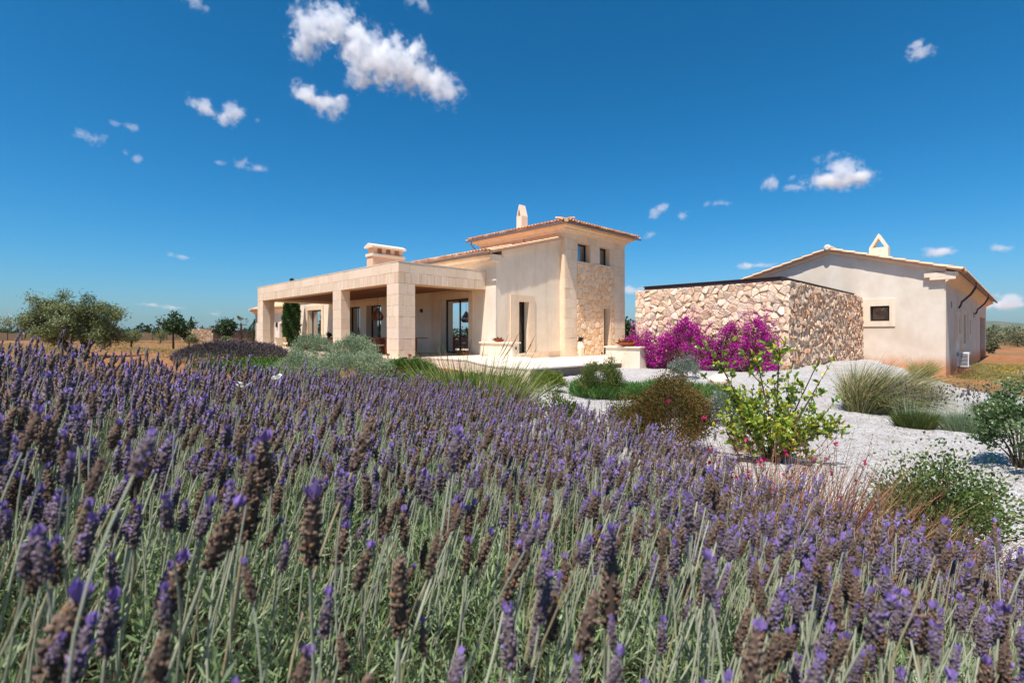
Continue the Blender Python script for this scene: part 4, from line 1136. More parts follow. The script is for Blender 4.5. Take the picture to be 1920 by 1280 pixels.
# ------------------------------------------------------------------ low wing beyond the porch
wing = empty('low_house', HW(0, 22.12), HROT, 'low white house with arched entrance and clay roof beyond the porch', 'house')
WL = 9.6
b = Buf(); wall(b, (0, 0), Y1, X1, WL, -.4, [(0, 3.0), (WL, 3.0)], [(1.6, 3.9, -.4, 1.85)], .6); b.box(0, 6, WL - .3, WL, -.4, 2.99); b.box(5.7, 6, 0, WL - .3, -.4, 2.99); b.obj('wall', M_PLASTER_W, wing)
b = Buf(); pts = [(.02, 1.6, 1.85)] + [(.02, 2.75 - 1.15 * math.cos(math.pi * k / 12), 1.85 + .5 * math.sin(math.pi * k / 12)) for k in range(13)] + [(.02, 3.9, 1.85)]
b.box(1.4, 1.5, 1.4, 4.1, -.4, 2.6); b.obj('porch_back', M_CORN, wing)
b = Buf(); arc = [(-.012, 2.75 - 1.15 * math.cos(math.pi * k / 12), 1.84 + .5 * math.sin(math.pi * k / 12)) for k in range(13)]
b.prism(arc, (.010, 0, 0)); b.obj('arch_head', M_CORN, wing)
b = Buf()
b.poly((-.45, -.3, 3.1), (-.45, WL + .45, 3.1), (3.0, WL - 3.0, 4.15), (3.0, -.3, 4.15)); b.poly((-.45, WL + .45, 3.1), (6.45, WL + .45, 3.1), (3.0, WL - 3.0, 4.15)); b.poly((6.45, WL + .45, 3.1), (6.45, -.3, 3.1), (3.0, -.3, 4.15), (3.0, WL - 3, 4.15))
b.box(-.44, 6.44, -.29, WL + .44, 3.0, 3.09); wr = b.obj('roof', M_TILE_P, wing, recalc=False)
b = Buf(); barrel(b, (-.5, -.2, 3.105), (0, 1, 0), Vector((3.45, 0, 1.05)).normalized(), 44, 6, .2236, .085, .40); tag(b.obj('roof_tiles', M_TILE_P, wr, recalc=False), kind='stuff')
b = Buf(); b.prism([(-.30, -.2, 3.0), (-.001, -.2, 2.72), (-.001, -.2, 3.0)], (0, WL + .3, 0)); b.obj('cornice', M_CORN, wing)
e = empty('wall_lamp', HW(0, 22.12 + 4.35, 1.75), HROT, 'small black wall lamp beside the arch of the low house', 'wall lamp')
box('lamp_body', M_BLACK, e, -.12, -.001, -.09, .09, -.2, .2, .006)

# ------------------------------------------------------------------ far left: rubble wall, slatted gate, fence
gw = empty('garden_wall', P(340, 639, 87), 0.0, 'rough stone wall beside the dark slatted gate', 'wall')
WLN = 60 / FPX * 87
box('core', M_JOINT, gw, 0, WLN, 0, .5, -.5, 2.0)
b = Buf(); rs = random.Random(77)
for pl in rubble(WLN, 2.1, .34, 9, [(4.35, 4.75, .3, .75)], 1.2): stone_faces(b, pl, lambda a, c, d: (a, -d, c - .05), .06, .03, rs, .6)
tag(b.obj('stones', surf('wall_rubble', S(196, 168, 138), S(160, 128, 100), 2.2, .92, .5, 10, .03, c3=S(176, 120, 84), s3=1.1, spec=.1), gw), kind='stuff')
ga = empty('slatted_gate', P(401, 641, 87), 0.0, 'dark brown gate of upright slats between stone wall and low house', 'gate')
GL = 77 / FPX * 87; M_GATE = surf('oxide_brown_steel', S(80, 50, 46), S(64, 40, 38), 5, .6, spec=.3)
ns = 30
sm = Buf().box(0, .16, 0, .05, .05, 1.95).mesh('slat'); sm.materials.append(M_GATE)
for k in range(ns): link('slat', sm, None, ga, (k * GL / ns, 0, 0))
for z in (.15, 1.75): box('rail', M_GATE, ga, 0, GL, .051, .11, z, z + .1)
fe = empty('brushwood_fence', P(-420, 637, 123), 0.0, 'long low brushwood fence with thin posts at the field edge', 'fence')
FLN = (760) / FPX * 123
M_BRUSH = surf('brushwood', S(132, 108, 84), S(98, 82, 64), 3, .95, .6, 20, .03, stretch=(6, 6, .5), spec=.1)
for k in range(28):
    x0 = k * FLN / 28
    Buf().tube([(x0, -.05, -.3), (x0, -.05, 2.0)], .05, 6).obj('post', M_FRAME, fe)
    hgt = 1.65 + .12 * math.sin(k * 2.3)
    b = Buf(); m_ = 12; xs_ = [x0 + FLN / 28 * q / m_ for q in range(m_ + 1)]
    b.prism([(xs_[0], 0, -.2)] + [(xs_[-1], 0, -.2)] + [(x, 0, hgt + random.uniform(-.06, .06)) for x in reversed(xs_)], (0, .06, 0)); b.obj('panel', M_BRUSH, fe)
# hills far off on the right
hx = np.linspace(3000, 9000, 90); prof_ = 150 * np.exp(-((hx - 5150) / 800) ** 2) + 105 * np.exp(-((hx - 6600) / 800) ** 2) + 30 * np.exp(-((hx - 4300) / 500) ** 2) + 12 * np.sin(hx / 140) * .3
Vh = []; ys_ = [0, 350, 700, 1200]; hk = [0, .75, 1.0, .0]
for j in range(4):
    for i in range(90): Vh.append((hx[i], 5000 + ys_[j] + 60 * math.sin(i * .7), -2 + (prof_[i] + rng.normal(0, 1.2)) * hk[j]))
I = np.arange(360).reshape(4, 90); Fh = np.stack([I[:-1, :-1].ravel(), I[:-1, 1:].ravel(), I[1:, 1:].ravel(), I[1:, :-1].ravel()], 1)
hl = link('hill', fast_mesh('hill', np.array(Vh), Fh, smooth=True), surf('wooded_hill', S(62, 72, 44), S(96, 96, 62), .01, .95, spec=.05, coords='Object'))
tag(hl, 'low wooded hills on the horizon', kind='structure')
# ------------------------------------------------------------------ plants: generators
def shrub(name, label, cat, loc, rx, ry, h, n, ln, wd, mat, seed, up=.35, clumps=70, clr=.16, shell=.45, stems=9, group=None, z0=.0, bark=None, lump=.22, quads=1, out=.8, flat=0.0, part='foliage'):
    """a shrub of leafy clumps on stems; loc = foot on the ground"""
    r = np.random.default_rng(seed)
    e = empty(name, loc, 0, label, cat, group)
    d = rand_dirs(clumps * 3, r); d = d[d[:, 2] > -.12][:clumps]
    ph = r.uniform(0, 6.28, 6)
    rad = 1 + lump * (np.sin(3 * d[:, 0] + ph[0]) * np.cos(2.5 * d[:, 1] + ph[1]) + .6 * np.sin(5 * d[:, 2] + 4 * d[:, 0] + ph[2])) + r.normal(0, .07, len(d))
    q = shell + (1 - shell) * r.random(len(d)) ** .6
    c = d * (q * rad)[:, None] * np.array([rx, ry, h * .62])
    c[:, 2] += h * .40 + z0
    c[:, 2] = np.maximum(c[:, 2], .06)
    k = r.integers(0, len(c), n)
    s = clr * min(rx, h) * 1.6
    off = r.normal(size=(n, 3)) * s * .55
    p = c[k] + off
    p[:, 2] = np.maximum(p[:, 2], .01)
    ctr = np.array([0, 0, h * .35 + z0])
    dd = (p - ctr); dd /= np.linalg.norm(dd, axis=1, keepdims=True) + 1e-9
    dr = dd * out + rand_dirs(n, r) * .75 + np.array([0, 0, up])
    ln, wd = (ln * 1.3, wd * 1.75) if quads == 1 else (ln, wd)
    V, F, kk = leaves(p, dr, ln * r.uniform(.65, 1.25, n), wd * r.uniform(.7, 1.2, n), r, quads=quads)
    ct = r.random(len(c))
    tint = np.clip(.55 * ct[k] + .45 * r.random(n), 0, 1)
    link(part, fast_mesh(part, V, F, np.repeat(tint, kk)), mat, e)
    if stems:
        b = Buf(); js = r.choice(len(c), stems, replace=False)
        for j in js:
            m_ = c[j] * np.array([.35, .35, .45]); b.tube([(r.normal(0, .02), r.normal(0, .02), -.05), tuple(m_), tuple(c[j] * .96)], [.012 * h + .004, .008 * h + .003, .003], 5)
        b.obj('stem', bark or M_BARK, e)
    return e

def blades(n, base, dirs, L, wd, droop, r, seg=4):
    """arching grass blades -> V, F quads, per-blade vertex count"""
    t = np.linspace(0, 1, seg + 1)
    L = np.broadcast_to(np.asarray(L, float), (n,)); wd = np.broadcast_to(np.asarray(wd, float), (n,)); droop = np.broadcast_to(np.asarray(droop, float), (n,))
    dirs = dirs / np.linalg.norm(dirs, axis=1, keepdims=True)
    hz = dirs * np.array([1, 1, 0]); hz /= np.linalg.norm(hz, axis=1, keepdims=True) + 1e-9
    C = base[:, None] + dirs[:, None] * (L[:, None] * t)[..., None]
    C[..., 2] -= (droop * L)[:, None] * t ** 2
    C += hz[:, None] * ((droop * L)[:, None] * t ** 2 * .45)[..., None]
    s = np.cross(dirs, r.normal(size=(n, 3))); s /= np.linalg.norm(s, axis=1, keepdims=True) + 1e-9
    w_ = wd[:, None] * np.array([.7, 1, .9, .6, .08] if seg == 4 else np.linspace(1, .08, seg + 1))
    A = C + s[:, None] * w_[..., None] * .5; B = C - s[:, None] * w_[..., None] * .5
    V = np.stack([A, B], 2).reshape(-1, 3); per = 2 * (seg + 1)
    q = np.array([(2 * k, 2 * k + 1, 2 * k + 3, 2 * k + 2) for k in range(seg)])
    F = (q[None] + (np.arange(n) * per)[:, None, None]).reshape(-1, 4)
    return V, F, per

def tussock(name, label, loc, n, L, rb, spread, wd, mat, seed, droop=.5, lean=(0, 0), cat='ornamental grass', part='blades', group=None):
    r = np.random.default_rng(seed)
    e = empty(name, loc, 0, label, cat, group)
    a = r.uniform(0, 6.28, n); q = rb * np.sqrt(r.random(n))
    base = np.stack([q * np.cos(a), q * np.sin(a), np.full(n, -.02)], 1)
    a2 = a + r.normal(0, .5, n); sp = spread * r.random(n) ** .7
    d = np.stack([sp * np.cos(a2) + lean[0], sp * np.sin(a2) + lean[1], np.ones(n)], 1)
    V, F, k = blades(n, base, d, L * r.uniform(.55, 1.1, n), wd * r.uniform(.6, 1.2, n), droop * r.uniform(.3, 1.2, n), r)
    link(part, fast_mesh(part, V, F, np.repeat(r.random(n), k)), mat, e)
    return e

M_BARK = surf('grey_bark', S(96, 80, 66), S(66, 54, 44), 12, .95, .6, 30, .01, spec=.1)
M_BARKR = surf('reddish_twig', S(112, 70, 50), S(82, 52, 38), 14, .9, .3, 40, .004, spec=.1)
G_OLIVE = leafmat('olive_leaf', [S(72, 84, 46), S(114, 124, 74), S(162, 168, 126)], .2, .5)
G_CYP = leafmat('cypress_leaf', [S(26, 50, 18), S(50, 84, 30), S(82, 114, 42)], .15, .6)
G_DARK = leafmat('dark_tree_leaf', [S(30, 48, 26), S(54, 76, 38), S(84, 102, 56)], .2, .5)
G_FAR = leafmat('far_tree_leaf', [S(34, 50, 28), S(54, 70, 38), S(80, 92, 54)], .15, .7)
G_PALE = leafmat('silver_olive_leaf', [S(92, 96, 66), S(128, 130, 96), S(158, 158, 124)], .2, .6)
G_SANT = leafmat('grey_green_leaf', [S(100, 118, 84), S(144, 160, 120), S(182, 192, 158)], .2, .7)
G_GREY = leafmat('blue_grey_leaf', [S(96, 108, 92), S(126, 136, 118), S(154, 160, 144)], .2, .7)
G_ROS = leafmat('bright_green_leaf', [S(38, 70, 18), S(70, 108, 30), S(110, 142, 54)], .3, .5)
G_BUSH = leafmat('mid_green_leaf', [S(52, 68, 28), S(90, 104, 44), S(134, 134, 68)], .25, .55)
G_YEL = leafmat('yellow_green_leaf', [S(60, 86, 26), S(112, 132, 40), S(172, 168, 60)], .3, .55)
G_RED = leafmat('bronze_leaf', [S(62, 62, 28), S(98, 84, 38), S(130, 100, 50)], .25, .6)
G_LEM = leafmat('lemon_leaf', [S(56, 88, 28), S(104, 138, 46), S(152, 170, 62), S(198, 192, 66), S(216, 190, 58)], .35, .35, .45)
G_ELE = leafmat('glossy_dark_leaf', [S(44, 66, 36), S(88, 112, 62), S(160, 170, 122)], .2, .3, .5)
G_LENT = leafmat('small_glossy_leaf', [S(50, 72, 32), S(92, 114, 52), S(142, 152, 84)], .2, .35, .5)
G_TUS = leafmat('tussock_blade', [S(62, 84, 40), S(104, 120, 62), S(168, 154, 108), S(202, 180, 138)], .3, .5)
G_TUSL = leafmat('green_blade', [S(58, 84, 28), S(106, 130, 50), S(150, 160, 84), S(168, 146, 104)], .3, .45)
G_FEA = leafmat('feather_grass', [S(120, 124, 58), S(168, 158, 92), S(196, 178, 122)], .35, .6)
G_STRAP = leafmat('strappy_green', [S(44, 84, 32), S(80, 122, 50), S(122, 156, 82)], .3, .4)
G_WEED = leafmat('weed_blade', [S(84, 98, 42), S(132, 130, 68), S(180, 156, 106), S(164, 128, 86)], .3, .6)
G_WEEDG = leafmat('green_weed', [S(70, 92, 38), S(108, 122, 54), S(150, 142, 82), S(176, 150, 100)], .3, .6)
G_DRY = leafmat('dry_stem', [S(96, 54, 42), S(136, 88, 66), S(172, 138, 100)], .1, .8)
G_BOUG = leafmat('bougainvillea_bract', [S(136, 10, 114), S(186, 18, 152), S(214, 46, 176), S(228, 104, 196)], .35, .6, .2)
G_BOUGL = leafmat('bougainvillea_leaf', [S(48, 60, 24), S(84, 96, 40), S(120, 120, 60)], .3, .5)
G_PINK = leafmat('gaura_petal', [S(190, 20, 84), S(220, 48, 120)], .3, .6)
G_YFL = leafmat('yellow_petal', [S(214, 176, 20), S(228, 196, 50)], .2, .7)
G_WFL = leafmat('white_petal', [S(214, 214, 206), S(230, 230, 224)], .2, .7)
G_DLAV = leafmat('faded_lavender_bud', [S(66, 57, 54), S(94, 82, 82), S(118, 104, 108)], .1, .8)

# ------------------------------------------------------------------ foreground lavender
LT = np.array([(-2, 2.2, .87), (-3, 2.4, .89), (-1.2, 2.2, .77), (-1.0, 2.9, .68), (-.4, .55, .79), (0, .5, .72), (.25, .65, .66), (.4, 1.6, .59), (-.75, 3.2, .60), (.1, 2.6, .54), (.48, 1.9, .57), (1, 1.8, .36), (.8, .8, .56),
               (1.2, 1.6, .22), (1.6, 1.5, .14), (2.0, 1.4, .10), (-.8, .9, .82), (-1.5, 1.3, .84), (-.2, 1.2, .68), (-.5, 2, .70), (.7, 1.2, .52), (1.2, 1.0, .40), (1.6, 1.0, .3), (-.3, 3.4, .56)])
def ltop(x, y):
    num = np.zeros_like(x); den = np.zeros_like(x)
    for a, b_, c in LT:
        w_ = 1 / (((x - a) ** 2 + (y - b_) ** 2) ** 1.3 + .01); num += w_ * c; den += w_
    return num / den
BED = [(-4, .1), (-4, 2.6), (-2.6, 2.5), (-1.6, 2.5), (-1.1, 3.2), (-.4, 3.55), (.05, 3.1), (.3, 2.6), (.6, 2.05), (1.0, 1.85), (1.35, 1.62), (1.8, 1.5), (1.95, 1.2), (1.95, .1)]
BUSH = [(-.55, .55), (.02, .62), (.62, .62), (1.3, .95), (-1.25, 1.1), (-.3, 1.35), (.55, 1.4), (-2.1, 1.95), (-1.0, 2.2), (-.15, 2.55)]
BLAB = ['lavender bush in the bottom corner below the olive tree, with large brown seed heads', 'lavender bush in the middle of the bottom edge', 'lavender bush at the bottom edge below the lemon bush',
        'lavender bush in the bottom corner beside the white gravel', 'lavender bush with a dark leafy hollow, towards the picture edge', 'lavender bush at the middle of the purple mass',
        'lavender bush at the edge of the gravel below the bronze shrubs', 'lavender bush on the skyline below the olive tree', 'lavender bush on the skyline below the low house',
        'farthest lavender bush, below the rounded grey green shrubs']
M_LAV = leafmat('lavender_flower', None, .12, .75, .15, 'col')
G_LAVL = leafmat('lavender_leaf', [S(66, 94, 44), S(108, 132, 78), S(152, 168, 122), S(178, 186, 156)], .22, .6, .2)

OCT = np.array([(1, 0, 0), (-1, 0, 0), (0, 1, 0), (0, -1, 0), (0, 0, 1), (0, 0, -1)], float)
OTRI = np.array([(0, 2, 4), (2, 1, 4), (1, 3, 4), (3, 0, 4), (2, 0, 5), (1, 2, 5), (3, 1, 5), (0, 3, 5)])
def cvec(*c): return np.array(S(*c)[:3])
def spike(seed, hi, dry, L0=.34):
    """one flower spike: curved stem from the origin up to L0, then the head; returns V, F(tri), C"""
    r = np.random.default_rng(seed)
    V, F, C = [], [], []
    def add(v, f, c):
        o = sum(len(x) for x in V); V.append(v); F.append(f + o); C.append(np.broadcast_to(c, v.shape) if np.ndim(c) == 1 else c)
    ln = r.uniform(.044, .068) * (1.12 if dry else 1); w = r.uniform(.0075, .0098)
    # stem
    ns, sd = (7, 5) if hi else (4, 3)
    bend = r.uniform(-.02, .05); kink = r.uniform(-.012, .012)
    t = np.linspace(0, 1, ns)
    cx = bend * t ** 2 + kink * np.sin(t * 5 + r.uniform(0, 3)); cy_ = r.uniform(-.01, .01) * np.sin(t * 4); cz = t * L0
    a = np.arange(sd) * 2 * math.pi / sd; rs_ = .0022 - .0005 * t
    v = np.stack([cx[:, None] + rs_[:, None] * np.cos(a), cy_[:, None] + rs_[:, None] * np.sin(a), np.repeat(cz[:, None], sd, 1)], -1).reshape(-1, 3)
    f = []
    for k in range(ns - 1):
        for j in range(sd):
            j2 = (j + 1) % sd; A, B, Cc, D = k * sd + j, k * sd + j2, (k + 1) * sd + j2, (k + 1) * sd + j; f += [(A, B, Cc), (A, Cc, D)]
    sc_ = cvec(174, 176, 150) * r.uniform(.85, 1.1) if r.random() < .8 else cvec(168, 154, 120)
    add(v, np.array(f), sc_)
    tx = (cx[-1] - cx[-2]) / (cz[-1] - cz[-2]); base = np.array([cx[-1], cy_[-1], cz[-1]])
    ax = np.array([tx, 0, 1]); ax /= np.linalg.norm(ax)
    e1 = np.cross(ax, (0, 1, 0)); e1 /= np.linalg.norm(e1); e2 = np.cross(ax, e1)
    if dry: cl, cu = cvec(106, 88, 76), cvec(128, 107, 91)
    else: cl, cu = cvec(114, 100, 98), cvec(126, 111, 128)
    nw, nb = (11, 9) if hi else (5, 4)
    for k in range(nw):
        f_ = k / (nw - 1); prof_ = (0.62 + .5 * math.sin(math.pi * min(1, f_ * .9 + .12))) * (1 - .45 * max(0, f_ - .7) / .3)
        z = ln * (f_ * .9 + .02) + r.normal(0, .0016)
        for j in range(nb):
            an = 2 * math.pi * (j + .5 * (k % 2)) / nb + r.normal(0, .3); zj = r.normal(0, .0022)
            rd = w * prof_ * r.uniform(.65, 1.3)
            o = e1 * math.cos(an) + e2 * math.sin(an)
            d = o * r.uniform(.5, 1.0) + ax * r.uniform(.5, 1.0) + r.normal(0, .18, 3); d /= np.linalg.norm(d); s1 = np.cross(d, ax); s1 /= np.linalg.norm(s1) + 1e-9; s2 = np.cross(d, s1)
            bl, bw = (.0046, .0023) if hi else (.008, .0052)
            p = base + ax * (z + zj) + o * rd * .72; sz_ = r.uniform(.7, 1.35); bl, bw = bl * sz_, bw * r.uniform(.75, 1.25)
            col_ = (cl * (1 - f_) + cu * f_) * r.uniform(.6, 1.3)
            if not dry and r.random() < (.07 if hi else .12) + .25 * max(0, f_ - .6): col_ = cvec(136, 116, 180) * r.uniform(.8, 1.1)
            if dry and r.random() < .1: col_ = cvec(130, 98, 70)
            if hi:
                v = p + (OCT[:, :1] * s1 * bw + OCT[:, 1:2] * s2 * bw + OCT[:, 2:] * d * bl); add(v, OTRI, col_)
            else:
                v = p + np.array([d * bl, s1 * bw - d * bl * .5, -.5 * s1 * bw + .87 * s2 * bw - d * bl * .5, -.5 * s1 * bw - .87 * s2 * bw - d * bl * .5]); add(v, np.array([(0, 1, 2), (0, 2, 3), (0, 3, 1)]), col_)
    # core, so that no light shows between the buds
    v = np.concatenate([base + ax * z_ + (np.cos(a2 := np.arange(5) * 2 * math.pi / 5)[:, None] * e1 + np.sin(a2)[:, None] * e2) * w * q for z_, q in ((0, .25), (ln * .3, .8), (ln * .7, .72), (ln, .15))])
    f = []
    for k in range(3):
        for j in range(5):
            j2 = (j + 1) % 5; f += [(k * 5 + j, k * 5 + j2, k * 5 + 5 + j2), (k * 5 + j, k * 5 + 5 + j2, k * 5 + 5 + j)]
    add(v, np.array(f), cl * .8)
    # tuft of violet bracts at the tip
    if not dry or r.random() < .35:
        nt_ = 9 if hi else 4; big = r.uniform(.75, 1.15)
        for j in range(nt_):
            an = 2 * math.pi * j / nt_ + r.normal(0, .3); o = e1 * math.cos(an) + e2 * math.sin(an); s1 = np.cross(ax, o)
            p = base + ax * ln * .9 + o * w * .25; L_ = r.uniform(.010, .018) * big; wv = L_ * (.24 if hi else .34)
            tip = p + ax * L_ + o * L_ * r.uniform(-.1, .3); mid = p + ax * L_ * .5 + o * L_ * r.uniform(.12, .3)
            add(np.array([p, mid + s1 * wv, tip, mid - s1 * wv]), np.array([(0, 1, 2), (0, 2, 3)]), cvec(144, 118, 180) * r.uniform(.75, 1.2))
    return np.concatenate(V), np.concatenate(F), np.concatenate(C)

NV = 22
HI = []; LO = []; HIA = []; DRYV = []
for k in range(NV):
    dry = (k % 7) in (1, 3, 5)
    v, f, c = spike(100 + k, True, dry); HIA.append((v, f, c)); DRYV += [k] if dry else []; me = fast_mesh('flower_spike', v, f, None, c); me.materials.append(M_LAV); HI.append(me)
    LO.append(spike(100 + k, False, dry))

r = np.random.default_rng(77)
nsp = 25500
sx, sy = r.uniform(-4, 2, nsp), .1 + 3.5 * r.random(nsp) ** .84
hole = np.exp(-(((sx + .82) / .22) ** 2 + ((sy - 1.12) / .16) ** 2)) + .85 * np.exp(-(((sx - .1) / .3) ** 2 + ((sy - .95) / .1) ** 2)) + .7 * np.exp(-(((sx + .25) / .25) ** 2 + ((sy - .6) / .08) ** 2))
patch = .5 + .5 * np.sin(sx * 5.1 + 2 * np.sin(sy * 3.3)) * np.cos(sy * 6.2 + sx)
ok = inside(sx, sy, BED) & (np.abs(sx) < 1.08 * sy + .35) & (r.random(nsp) > hole) & (r.random(nsp) < patch + .25) & (np.hypot(sx, sy) > .30)
sx, sy = sx[ok], sy[ok]
top = ltop(sx, sy) + r.normal(0, .034, len(sx)) + (r.random(len(sx)) < .05) * r.uniform(.03, .09, len(sx))
hx_, hy_ = sx, sy
dist = np.hypot(sx, sy)
top = np.where(dist < .55, np.minimum(top, .90), top)
hidist = np.sqrt(sx ** 2 + sy ** 2 + (top - EYE) ** 2)
ok = hidist > .36
sx, sy, top, dist = sx[ok], sy[ok], top[ok], hidist[ok]
TALL = [(652, 808, .62), (475, 841, .56), (525, 900, .60), (448, 952, .48), (597, 955, .50), (77, 1088, .37), (324, 1085, .46), (737, 1088, .46), (1110, 1075, .55), (1240, 1010, .7), (1000, 1045, .6), (1790, 1150, .6)]
tp_ = [P(*q) for q in TALL]; ntl = len(tp_)
sx = np.concatenate([[q.x for q in tp_], sx]); sy = np.concatenate([[q.y for q in tp_], sy]); top = np.concatenate([[q.z for q in tp_], top]); dist = np.concatenate([[math.dist(q, (0, 0, EYE)) for q in tp_], dist])
bid = np.argmin((sx[:, None] - np.array(BUSH)[:, 0]) ** 2 + (sy[:, None] - np.array(BUSH)[:, 1]) ** 2, axis=1)
bushes = []
for (bx, by), lab in zip(BUSH, BLAB):
    e = empty('lavender_bush', (bx, by, gz1(bx, by)), 0, lab, 'lavender', 'lavender bushes in the foreground'); bushes.append(e)
order = np.argsort(dist); infr = np.abs(sx) < 1.0 * sy + .05
near_ids = [i for i in order if infr[i]][:295]
near_set = set(near_ids)
acc = {k: ([], [], [], [0]) for k in range(len(BUSH))}
for i in range(len(sx)):
    v_ = int(r.integers(NV)); s_ = r.uniform(.42, .76); rzv = r.normal(0, .9)
    if i < ntl: v_ = DRYV[i % len(DRYV)]; s_ = .92 + .12 * (i % 3)
    lean = float(np.clip(r.normal(.16, .12), -.12, .42)); lean2 = r.normal(0, .09)
    M_ = Matrix.Rotation(rzv, 4, 'Z'); M_ = Matrix.Rotation(lean, 4, 'Y') @ Matrix.Rotation(lean2, 4, 'X') @ M_
    s_l = .78; Lh = .34 * s_l + .055 * s_
    root = Vector((sx[i], sy[i], top[i])) - (M_ @ Vector((0.02 * s_, 0, .34 * s_ + .05 * s_)))
    B = bushes[bid[i]]
    if i in near_set:
        o = bpy.data.objects.new('flower_spike', HI[v_]); col.objects.link(o); o.parent = B
        o.matrix_basis = Matrix.Translation(root - B.location) @ M_ @ Matrix.Scale(s_, 4)
    else:
        v, f, c = (HIA if dist[i] < 1.1 else LO)[v_]
        Rm = np.array(M_.to_3x3())
        a_ = acc[bid[i]]
        a_[0].append((v * s_) @ Rm.T + np.array(root - B.location)); a_[1].append(f + a_[3][0]); a_[2].append(c); a_[3][0] += len(v)
for k, (a0, a1, a2, _) in acc.items():
    if a0: tag(link('flower_spikes', fast_mesh('flower_spikes', np.concatenate(a0), np.concatenate(a1), None, np.concatenate(a2)), M_LAV, bushes[k]), kind='stuff')

# lavender foliage: leafy shoots under the flowers
nsh = 36000
lx, ly = r.uniform(-4, 2.05, nsh), .02 + 3.6 * r.random(nsh) ** .9
ok = inside(lx, ly, BED) & (np.abs(lx) < 1.1 * ly + .5)
lx, ly = lx[ok], ly[ok]
lz = ltop(lx, ly) - .235 + r.normal(0, .035, len(lx)) - .10 * (r.random(len(lx)) < .35) + .02 * np.sin(lx * 9) * np.cos(ly * 8)
lz -= .13 * np.exp(-(((lx + .82) / .16) ** 2 + ((ly - 1.12) / .10) ** 2))
ok = (np.hypot(lx, ly) > .34) | (lz < .45)
lx, ly, lz = lx[ok], ly[ok], lz[ok]
per = 13
m = len(lx)
sd = rand_dirs(m, r, 2.2); sd[:, 0] += .12
slen = r.uniform(.05, .11, m)
t_ = np.tile(np.linspace(0, 1, per), (m, 1))
bp_ = np.stack([lx, ly, lz], 1)[:, None] + sd[:, None] * (slen[:, None] * (t_ - .6))[..., None]
an = t_ * 22 + r.uniform(0, 6.28, (m, 1))
e1 = np.cross(sd, r.normal(size=(m, 3))); e1 /= np.linalg.norm(e1, axis=1, keepdims=True); e2 = np.cross(sd, e1)
od = e1[:, None] * np.cos(an)[..., None] + e2[:, None] * np.sin(an)[..., None]
ld = od * (.95 - .55 * t_)[..., None] + sd[:, None] * (.5 + .7 * t_)[..., None]
p = bp_.reshape(-1, 3); d = ld.reshape(-1, 3); nl = len(p)
shoot = np.repeat(np.arange(m), per)
tint = np.clip(np.repeat(r.random(m), per) * .5 + r.random(nl) * .3 + .25 * t_.ravel(), 0, 1)
lb = np.argmin((p[:, :1] - np.array(BUSH)[:, 0]) ** 2 + (p[:, 1:2] - np.array(BUSH)[:, 1]) ** 2, axis=1)
for k in range(len(BUSH)):
    s_ = lb == k
    if not s_.any(): continue
    V, F, kk = leaves(p[s_] - np.array(bushes[k].location), d[s_], r.uniform(.022, .044, s_.sum()), r.uniform(.0026, .0042, s_.sum()), r, .10)
    tag(link('foliage', fast_mesh('foliage', V, F, np.repeat(tint[s_], kk)), G_LAVL, bushes[k]), kind='stuff')
# woody mound of twigs inside each bush
for k, (bx, by) in enumerate(BUSH):
    b = Buf(); rr = random.Random(k)
    for q in range(70):
        a = rr.uniform(0, 6.28); d_ = rr.uniform(.05, .55); x, y = bx + d_ * math.cos(a), by + d_ * math.sin(a)
        if not inside(np.array([x]), np.array([y]), BED)[0]: continue
        zt = float(ltop(np.array([x]), np.array([y]))[0]) - .30
        g0 = bushes[k].location
        b.tube([(.1 * math.cos(a), .1 * math.sin(a), -.1), ((x - bx) * .6, (y - by) * .6, (zt - g0.z) * .5), (x - bx, y - by, zt - g0.z)], [.007, .005, .002], 4, False)
    b.obj('twigs', M_BARK, bushes[k], recalc=False)
# soil raised under the bushes, coloured dark for the shade inside them
mx_, my_ = np.meshgrid(np.arange(-4, 2.01, .1), np.arange(-.2, 3.8, .1)); ins_ = inside(mx_, my_, [(-4, -.3)] + BED[1:-1] + [(1.95, -.3)])
mz_ = np.minimum(ltop(mx_.ravel(), my_.ravel()).reshape(mx_.shape) - .52, EYE - .5) + r.normal(0, .015, mx_.shape)
mz_ = np.maximum(mz_, gz(mx_, my_) + .02)
I = np.arange(mx_.size).reshape(mx_.shape); cc = ins_[:-1, :-1] & ins_[1:, :-1] & ins_[:-1, 1:] & ins_[1:, 1:]
Fq = np.stack([I[:-1, :-1][cc], I[:-1, 1:][cc], I[1:, 1:][cc], I[1:, :-1][cc]], 1)
tag(link('flower_bed', fast_mesh('flower_bed', np.stack([mx_.ravel(), my_.ravel(), mz_.ravel()], 1), Fq, smooth=True), surf('shade_dark_soil', S(62, 50, 38), S(44, 36, 28), 14, .95, .8, 30, .02, spec=.1)), 'raised soil bed, dark for the shade inside the lavender', kind='structure')
# ------------------------------------------------------------------ garden plants
def at(px, py): return PGT(px, py)
def atY(px, Y):
    x = (px - CX) / FPX * Y; return Vector((x, Y, gz1(x, Y)))
